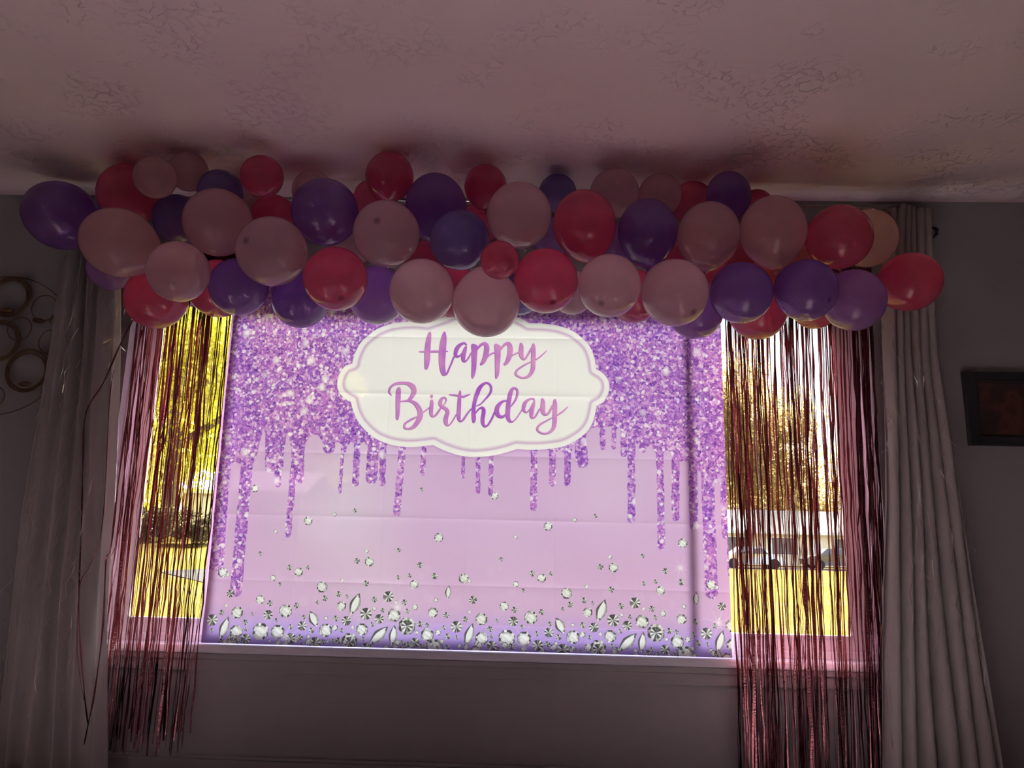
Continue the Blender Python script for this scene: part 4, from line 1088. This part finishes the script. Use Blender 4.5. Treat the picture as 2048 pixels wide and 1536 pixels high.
for (px, py, rot) in ((77, 641, 0.15), (12, 621, -0.1), (50, 768, 0.0), (108, 635, -1.0)):
    c = at(px, py, -0.034)
    bm = bmesh.new(); bmesh.ops.create_uvsphere(bm, u_segments=12, v_segments=8, radius=1.0)
    bmesh.ops.scale(bm, verts=bm.verts, vec=(0.031, 0.010, 0.012))
    bmesh.ops.rotate(bm, verts=bm.verts, matrix=Matrix.Rotation(rot, 3, 'Y'))
    bmesh.ops.translate(bm, verts=bm.verts, vec=c); bm_obj('wrapped_joint', bm, M_BRONZE, wa, True)

# ------------------------------------------------------------------ framed picture
pa = at(1922, 745, -0.0); pb = at(1940, 892, -0.0)
X0, X1, Z0, Z1 = 1.760, 2.20, pb[2], pa[2]
fr = tag(empty('framed_picture', ((X0 + X1) / 2, 0, Z0)), 'dark framed picture with dull red shapes on the wall past the right curtain', 'picture')
bw = 0.046
for (a, b, c, d, nm) in ((X0, X0 + bw, Z0, Z1, 'frame_side'), (X1 - bw, X1, Z0, Z1, 'frame_side'), (X0 + bw, X1 - bw, Z0, Z0 + bw * 0.8, 'frame_rail'), (X0 + bw, X1 - bw, Z1 - bw * 0.8, Z1, 'frame_rail')):
    box_obj(nm, a, b, -0.026, 0.0, c, d, M_FRAME, fr, 0.004)
box_obj('mat_board', X0 + bw, X1 - bw, -0.010, 0.0, Z0 + bw * 0.8, Z1 - bw * 0.8, M_MAT, fr)
def art_mat():
    n = NT('dull_red_print')
    b = n.n('BsdfPrincipled', Roughness=0.5)
    tcn = n.n('TexCoord'); nz = n.n('TexNoise', Scale=9.0, Detail=3.0); n.l(tcn.outputs['Object'], nz.inputs['Vector'])
    n.l(n.ramp(nz.outputs[0], [(0.38, (0.006, 0.005, 0.006)), (0.50, (0.02, 0.006, 0.005)), (0.60, (0.06, 0.020, 0.012)), (0.7, (0.025, 0.006, 0.006))]), b.inputs['Base Color'])
    n.l(b.outputs[0], n.out.inputs[0]); return n.m
box_obj('print', X0 + bw + 0.014, X1 - bw - 0.014, -0.012, -0.009, Z0 + bw * 0.8 + 0.012, Z1 - bw * 0.8 - 0.012, art_mat(), fr)

# ------------------------------------------------------------------ the garden and the street outside
def smooth(t):
    t = min(1, max(0, t)); return t * t * (3 - 2 * t)
def gz(x, y):
    """lawn height: level, rising to a gentle bank on one side"""
    return -0.20 + 1.15 * smooth((-x - 3.0) / 9.0) * smooth((y - 9.0) / 22.0)
def lawn_mat():
    n = NT('dry_yellow_lawn')
    b = n.n('BsdfDiffuse')
    tcn = n.n('TexCoord')
    a = n.n('TexNoise', Scale=0.5, Detail=5.0); n.l(tcn.outputs['Object'], a.inputs['Vector'])
    f = n.n('TexNoise', Scale=22.0, Detail=4.0); n.l(tcn.outputs['Object'], f.inputs['Vector'])
    mx = n.n('Math', operation='MULTIPLY_ADD'); n.l(f.outputs[0], mx.inputs[0]); mx.inputs[1].default_value = 0.5; 
    n.l(a.outputs[0], mx.inputs[2])
    n.l(n.ramp(mx.outputs[0], [(0.5, (0.060, 0.043, 0.007)), (0.75, (0.071, 0.053, 0.011)), (0.95, (0.080, 0.062, 0.020))]), b.inputs[0])
    bp = n.n('Bump', Strength=0.5, Distance=0.03); n.l(f.outputs[0], bp.inputs['Height']); n.l(bp.outputs[0], b.inputs['Normal'])
    n.l(b.outputs[0], n.out.inputs[0]); return n.m
M_LAWN = lawn_mat()
M_DRIVE = simple('grey_concrete', (0.030, 0.029, 0.026), 0.95, noise=(2.0, 0.12), spec=0.0)
xs = np.linspace(-60, 70, 66); ys = np.concatenate([np.linspace(WT, 12, 14), np.linspace(13.5, 47, 26)])
V = [(x, y, gz(x, y)) for y in ys for x in xs]; nx = len(xs)
F = [(j * nx + i, j * nx + i + 1, (j + 1) * nx + i + 1, (j + 1) * nx + i) for j in range(len(ys) - 1) for i in range(nx - 1)]
tag(mesh_obj('ground_lawn', V, F, M_LAWN, smooth=True), kind='structure')
ys2 = [47, 55]
tag(box_obj('street', -60, 70, 47, 55, -0.5, -0.23, M_DRIVE), kind='structure')
V = [(x, y, gz(x, 46.9)) for y in (55, 120) for x in xs]
F = [(i, i + 1, nx + i + 1, nx + i) for i in range(nx - 1)]
tag(mesh_obj('ground_far', V, F, M_LAWN), kind='structure')
# grey concrete drive cutting into the lawn from the side of the backdrop
def ground_hit(px, py):
    d = RCAM @ np.array([px - 1024.0, -(py - 768.0), -FPX]); d = d / np.linalg.norm(d)
    t = 3.0
    while t < 80:
        p = CPOS + d * t
        if p[2] <= gz(p[0], p[1]): return p
        t += 0.02
    return p
top = [ground_hit(320 + 150 * k / 10, 1143 - 8 * k / 10) for k in range(11)]
bot = [ground_hit(322 + 160 * k / 10, 1145 + 27 * min(1, k / 7)) for k in range(11)]
V, F = [], []
for k in range(11):
    for j in range(9):
        p = top[k] * (1 - j / 8) + bot[k] * (j / 8)
        V.append((p[0], p[1], gz(p[0], p[1]) + 0.012))
for k in range(10):
    for j in range(8): F.append((k * 9 + j, k * 9 + j + 1, k * 9 + j + 10, k * 9 + j + 9))
tag(mesh_obj('driveway', V, F, M_DRIVE), kind='structure')

def leaf_mat(name, c0, c1, tl=0.55):
    n = NT(name)
    tcn = n.n('TexCoord')
    nz = n.n('TexNoise', Scale=2.2, Detail=6.0); n.l(tcn.outputs['Object'], nz.inputs['Vector'])
    cc = n.ramp(nz.outputs[0], [(0.32, c0), (0.68, c1)])
    df = n.n('BsdfDiffuse'); n.l(cc, df.inputs[0]); t = n.n('BsdfTranslucent'); n.l(cc, t.inputs[0])
    mx = n.n('MixShader'); mx.inputs[0].default_value = tl
    n.l(df.outputs[0], mx.inputs[1]); n.l(t.outputs[0], mx.inputs[2]); n.l(mx.outputs[0], n.out.inputs[0]); return n.m
M_LEAFY = leaf_mat('yellow_green_leaves', (0.52, 0.49, 0.05), (0.66, 0.63, 0.11))
M_LEAFG = leaf_mat('golden_brown_leaves', (0.19, 0.14, 0.05), (0.36, 0.28, 0.12))
M_LEAFD = leaf_mat('olive_shrub_leaves', (0.08, 0.07, 0.03), (0.14, 0.12, 0.06))
M_BARK = simple('grey_brown_bark', (0.20, 0.15, 0.11), 0.9, noise=(8.0, 0.3), bump=(25.0, 0.8, 0.02))

def tree(label, x, y, h, rad, leaf, nleaf, size, seed, low=0.25, clumps=26, cat='tree', group='trees across the lawn'):
    g = np.random.default_rng(seed); r = random.Random(seed)
    z0 = gz(x, y)
    root = tag(empty('tree' if cat == 'tree' else 'shrub', (x, y, z0)), label, cat, group)
    if cat == 'tree':
        geo = [tube_geo([(x, y, z0 - 0.1), (x + 0.05 * h * r.uniform(-.5, .5), y, z0 + h * 0.35), (x, y, z0 + h * 0.8)], [0.045 * h * 0.6, 0.03 * h * 0.6, 0.01 * h], 8)]
        for k in range(7):
            a = r.uniform(0, 6.28); zz = z0 + h * r.uniform(0.25, 0.6); L = rad * r.uniform(0.6, 0.95)
            geo.append(tube_geo([(x, y, zz), (x + L * .5 * math.cos(a), y + L * .5 * math.sin(a), zz + h * .12), (x + L * math.cos(a), y + L * math.sin(a), zz + h * 0.22)], [0.014 * h, 0.009 * h, 0.003 * h], 6))
        v, f = merge_geo(geo); mesh_obj('trunk', v, f, M_BARK, root, True)
    cz = z0 + h * (0.5 + low / 2); hz = h * (1 - low) / 2
    cl = []
    for k in range(clumps):
        d = g.normal(size=3); d /= np.linalg.norm(d); q = g.uniform(0.35, 0.95)
        cl.append((x + d[0] * rad * q, y + d[1] * rad * q, cz + d[2] * hz * q, rad * g.uniform(0.22, 0.42)))
    cl = np.array(cl)
    pick = g.integers(0, clumps, nleaf)
    d = g.normal(size=(nleaf, 3)); d /= np.linalg.norm(d, axis=1)[:, None]
    rr_ = cl[pick, 3] * g.uniform(0.3, 1.0, nleaf) ** 0.5
    P = cl[pick, :3] + d * rr_[:, None]
    P[:, 2] = np.maximum(P[:, 2], z0 + h * low * 0.5)
    a = g.normal(size=(nleaf, 3)); a /= np.linalg.norm(a, axis=1)[:, None]
    b = np.cross(a, g.normal(size=(nleaf, 3))); b /= np.linalg.norm(b, axis=1)[:, None]
    s = size * g.uniform(0.6, 1.3, nleaf)[:, None]
    Vv = np.stack([P - a * s * 0.5, P + b * s * 0.3, P + a * s * 0.5, P - b * s * 0.3], 1).reshape(-1, 3) - np.array([x, y, z0])
    me = bpy.data.meshes.new('crown')
    me.vertices.add(nleaf * 4); me.vertices.foreach_set('co', Vv.ravel())
    me.loops.add(nleaf * 4); me.loops.foreach_set('vertex_index', np.arange(nleaf * 4))
    me.polygons.add(nleaf); me.polygons.foreach_set('loop_start', np.arange(nleaf) * 4); me.polygons.foreach_set('loop_total', np.full(nleaf, 4))
    me.update(calc_edges=True); me.validate()
    me.materials.append(leaf)
    o = bpy.data.objects.new('crown' if cat == 'tree' else 'foliage', me); COL.objects.link(o); o.parent = root
    o['kind'] = 'stuff'
    return root
tree('big yellow-green tree filling the narrow window pane by the left curtain', -17.3, 33.0, 16.5, 6.6, M_LEAFY, 40000, 0.26, 1, 0.20, 64)
tree('yellow-green tree behind the big one, in the narrow window pane', -31.0, 60.0, 21.0, 8.5, M_LEAFY, 26000, 0.34, 2, 0.06, 54)
tree('farthest yellow-green tree above the garage roof', -29.0, 80.0, 23.0, 10.0, M_LEAFY, 24000, 0.45, 12, 0.06, 54)
tree('tallest golden brown tree behind the house, in the pane next to the backdrop', 22.0, 80.0, 23.5, 8.5, M_LEAFG, 30000, 0.40, 3, 0.10, 56)
tree('low golden brown tree behind the house at the curtain end of the right pane', 40.5, 82.0, 19.0, 6.5, M_LEAFG, 20000, 0.42, 4, 0.10, 44)
tree('lower golden brown tree behind the house under the gap of bright sky', 33.0, 100.0, 15.0, 8.5, M_LEAFG, 18000, 0.44, 5, 0.06, 44)
tree('low bushy yellow-green tree at the window frame side of the narrow pane', -25.3, 43.0, 8.5, 3.4, M_LEAFY, 14000, 0.26, 15, 0.0, 36)
tree('low olive shrub on the bank behind the drive, in the narrow window pane', -12.1, 24.5, 1.2, 1.0, M_LEAFD, 3500, 0.13, 7, 0.0, 14, 'shrub', 'shrubs on the bank')
tree('low olive shrub on the bank nearest the left window frame', -14.1, 25.5, 1.2, 1.1, M_LEAFD, 3000, 0.13, 8, 0.0, 14, 'shrub', 'shrubs on the bank')

M_SIDING = simple('cream_siding', (0.80, 0.70, 0.50), 0.7, noise=(1.0, 0.05))
M_SIDINGW = simple('white_siding', (0.85, 0.83, 0.78), 0.6, noise=(1.0, 0.03))
M_ROOF = simple('grey_shingle_roof', (0.40, 0.34, 0.27), 0.9, noise=(6.0, 0.2), bump=(12.0, 0.5, 0.03))
M_DARKGL = simple('dark_house_glass', (0.10, 0.10, 0.10), 0.12, noise=(2.0, 0.2))
def house(label, x0, x1, y, z0, eave, ridge, mw, wins, door=None, depth=8.0):
    root = tag(empty('house', ((x0 + x1) / 2, y, z0)), label, 'house')
    box_obj('walls', x0, x1, y, y + depth, z0 - 0.3, z0 + eave, mw, root)
    o_ = 0.5
    ym = y + depth / 2
    V = [(x0 - o_, y - o_, z0 + eave - 0.05), (x1 + o_, y - o_, z0 + eave - 0.05), (x1 + o_, ym, z0 + ridge), (x0 - o_, ym, z0 + ridge),
         (x0 - o_, y + depth + o_, z0 + eave - 0.05), (x1 + o_, y + depth + o_, z0 + eave - 0.05)]
    V += [(a, b, c - 0.16) for a, b, c in V]
    F = [(0, 1, 2, 3), (3, 2, 5, 4), (6, 9, 8, 7), (9, 10, 11, 8), (0, 6, 7, 1), (4, 5, 11, 10), (0, 3, 9, 6), (3, 4, 10, 9), (1, 7, 8, 2), (2, 8, 11, 5)]
    mesh_obj('roof', V, F, M_ROOF, root)
    box_obj('fascia', x0 - o_, x1 + o_, y - o_ - 0.04, y - o_, z0 + eave - 0.26, z0 + eave - 0.02, M_SIDINGW, root)
    for (a, b, c, d) in wins:
        bm = bmesh.new()
        for (p, q, s, t) in ((a - .08, a, c - .08, d + .08), (b, b + .08, c - .08, d + .08), (a, b, c - .08, c), (a, b, d, d + .08), ((a + b) / 2 - .03, (a + b) / 2 + .03, c, d)):
            add_box(bm, p, q, y - 0.05, y + 0.02, z0 + s, z0 + t)
        wf = bm_obj('window_frame', bm, M_SIDINGW, root)
        pn = box_obj('pane', a, b, y - 0.02, y + 0.01, z0 + c, z0 + d, M_DARKGL)
        pn.parent = wf
    if door:
        a, b, d, mm_ = door
        box_obj('door', a, b, y - 0.05, y + 0.02, z0, z0 + d, mm_, root)
    return root
house('long cream house with grey roof across the street, seen under the golden trees', 13.5, 34.0, 61.0, -0.2, 2.75, 4.6, M_SIDING,
      ((15.2, 17.2, 1.0, 2.2), (19.0, 21.0, 0.9, 2.2), (24.0, 26.0, 1.0, 2.2), (29.0, 31.0, 1.0, 2.2)), (22.0, 23.0, 2.1, M_SIDINGW))
gx = at(395, 960, 44.0)
house('cream garage with a white door behind the big yellow-green tree', gx[0] - 0.8, gx[0] + 6.5, 44.0, 0.95, 2.9, 4.4, M_SIDING, (), (gx[0] + 0.3, gx[0] + 3.6, 2.5, M_SIDINGW), 7.0)

# two cars parked along the street
M_CARW = simple('silver_car_paint', (0.70, 0.70, 0.70), 0.18, 0.5, noise=(2.0, 0.02))
M_CARD = simple('dark_car_paint', (0.14, 0.13, 0.13), 0.15, 0.3, noise=(2.0, 0.05))
M_TYRE = simple('black_tyre', (0.02, 0.02, 0.02), 0.9, noise=(10.0, 0.2))
def car(label, x, y, mp):
    z = -0.23
    root = tag(empty('car', (x, y, z)), label, 'car', 'cars parked across the lawn')
    prof = [(-2.15, .35), (-2.2, .7), (-2.05, .88), (-1.35, .95), (-0.75, 1.42), (0.65, 1.45), (1.25, 1.0), (2.0, .90), (2.2, .66), (2.15, .33), (1.75, .28), (-1.75, .28)]
    n = len(prof); V, F = [], []
    for s, k in ((-.86, 1), (-.80, 0), (.80, 0), (.86, 1)):
        for (a, c) in prof:
            ins = 0.0 if k else 0.0
            V.append((x + a, y + (s if c < 0.97 else s * 0.80), z + c))
    for r_ in range(3):
        for i in range(n):
            a = r_ * n + i; b = r_ * n + (i + 1) % n
            F.append((a, b, b + n, a + n))
    F.append(tuple(range(n))); F.append(tuple(range(4 * n - 1, 3 * n - 1, -1)))
    mesh_obj('body', V, F, mp, root)
    for (a0, a1, b0, b1) in ((-1.15, -0.1, -0.72, -0.1), (0.0, 1.02, 0.0, 0.60)):
        ys_ = y - 0.87
        mesh_obj('side_window', [(x + a0, y - .84, z + .97), (x + a1, y - .84, z + .97), (x + b1, y - .71, z + 1.36), (x + b0, y - .71, z + 1.36)], [(0, 1, 2, 3)], M_DARKGL, root)
    for wx in (-1.35, 1.38):
        for sy in (-.78, .78):
            bm = bmesh.new(); bmesh.ops.create_cone(bm, cap_ends=True, segments=18, radius1=.33, radius2=.33, depth=.22)
            bmesh.ops.rotate(bm, verts=bm.verts, matrix=Matrix.Rotation(math.pi / 2, 3, 'X'))
            bmesh.ops.translate(bm, verts=bm.verts, vec=(x + wx, y + sy, z + .33)); bm_obj('wheel', bm, M_TYRE, root)
c1 = at(1500, 1100, 51.0); c2 = at(1620, 1100, 51.0)
car('silver car parked on the street beyond the lawn, next to the backdrop edge', c1[0], 51.0, M_CARW)
car('dark car parked on the street beyond the lawn, in the middle of the right pane', c2[0] + 2.2, 52.5, M_CARD)
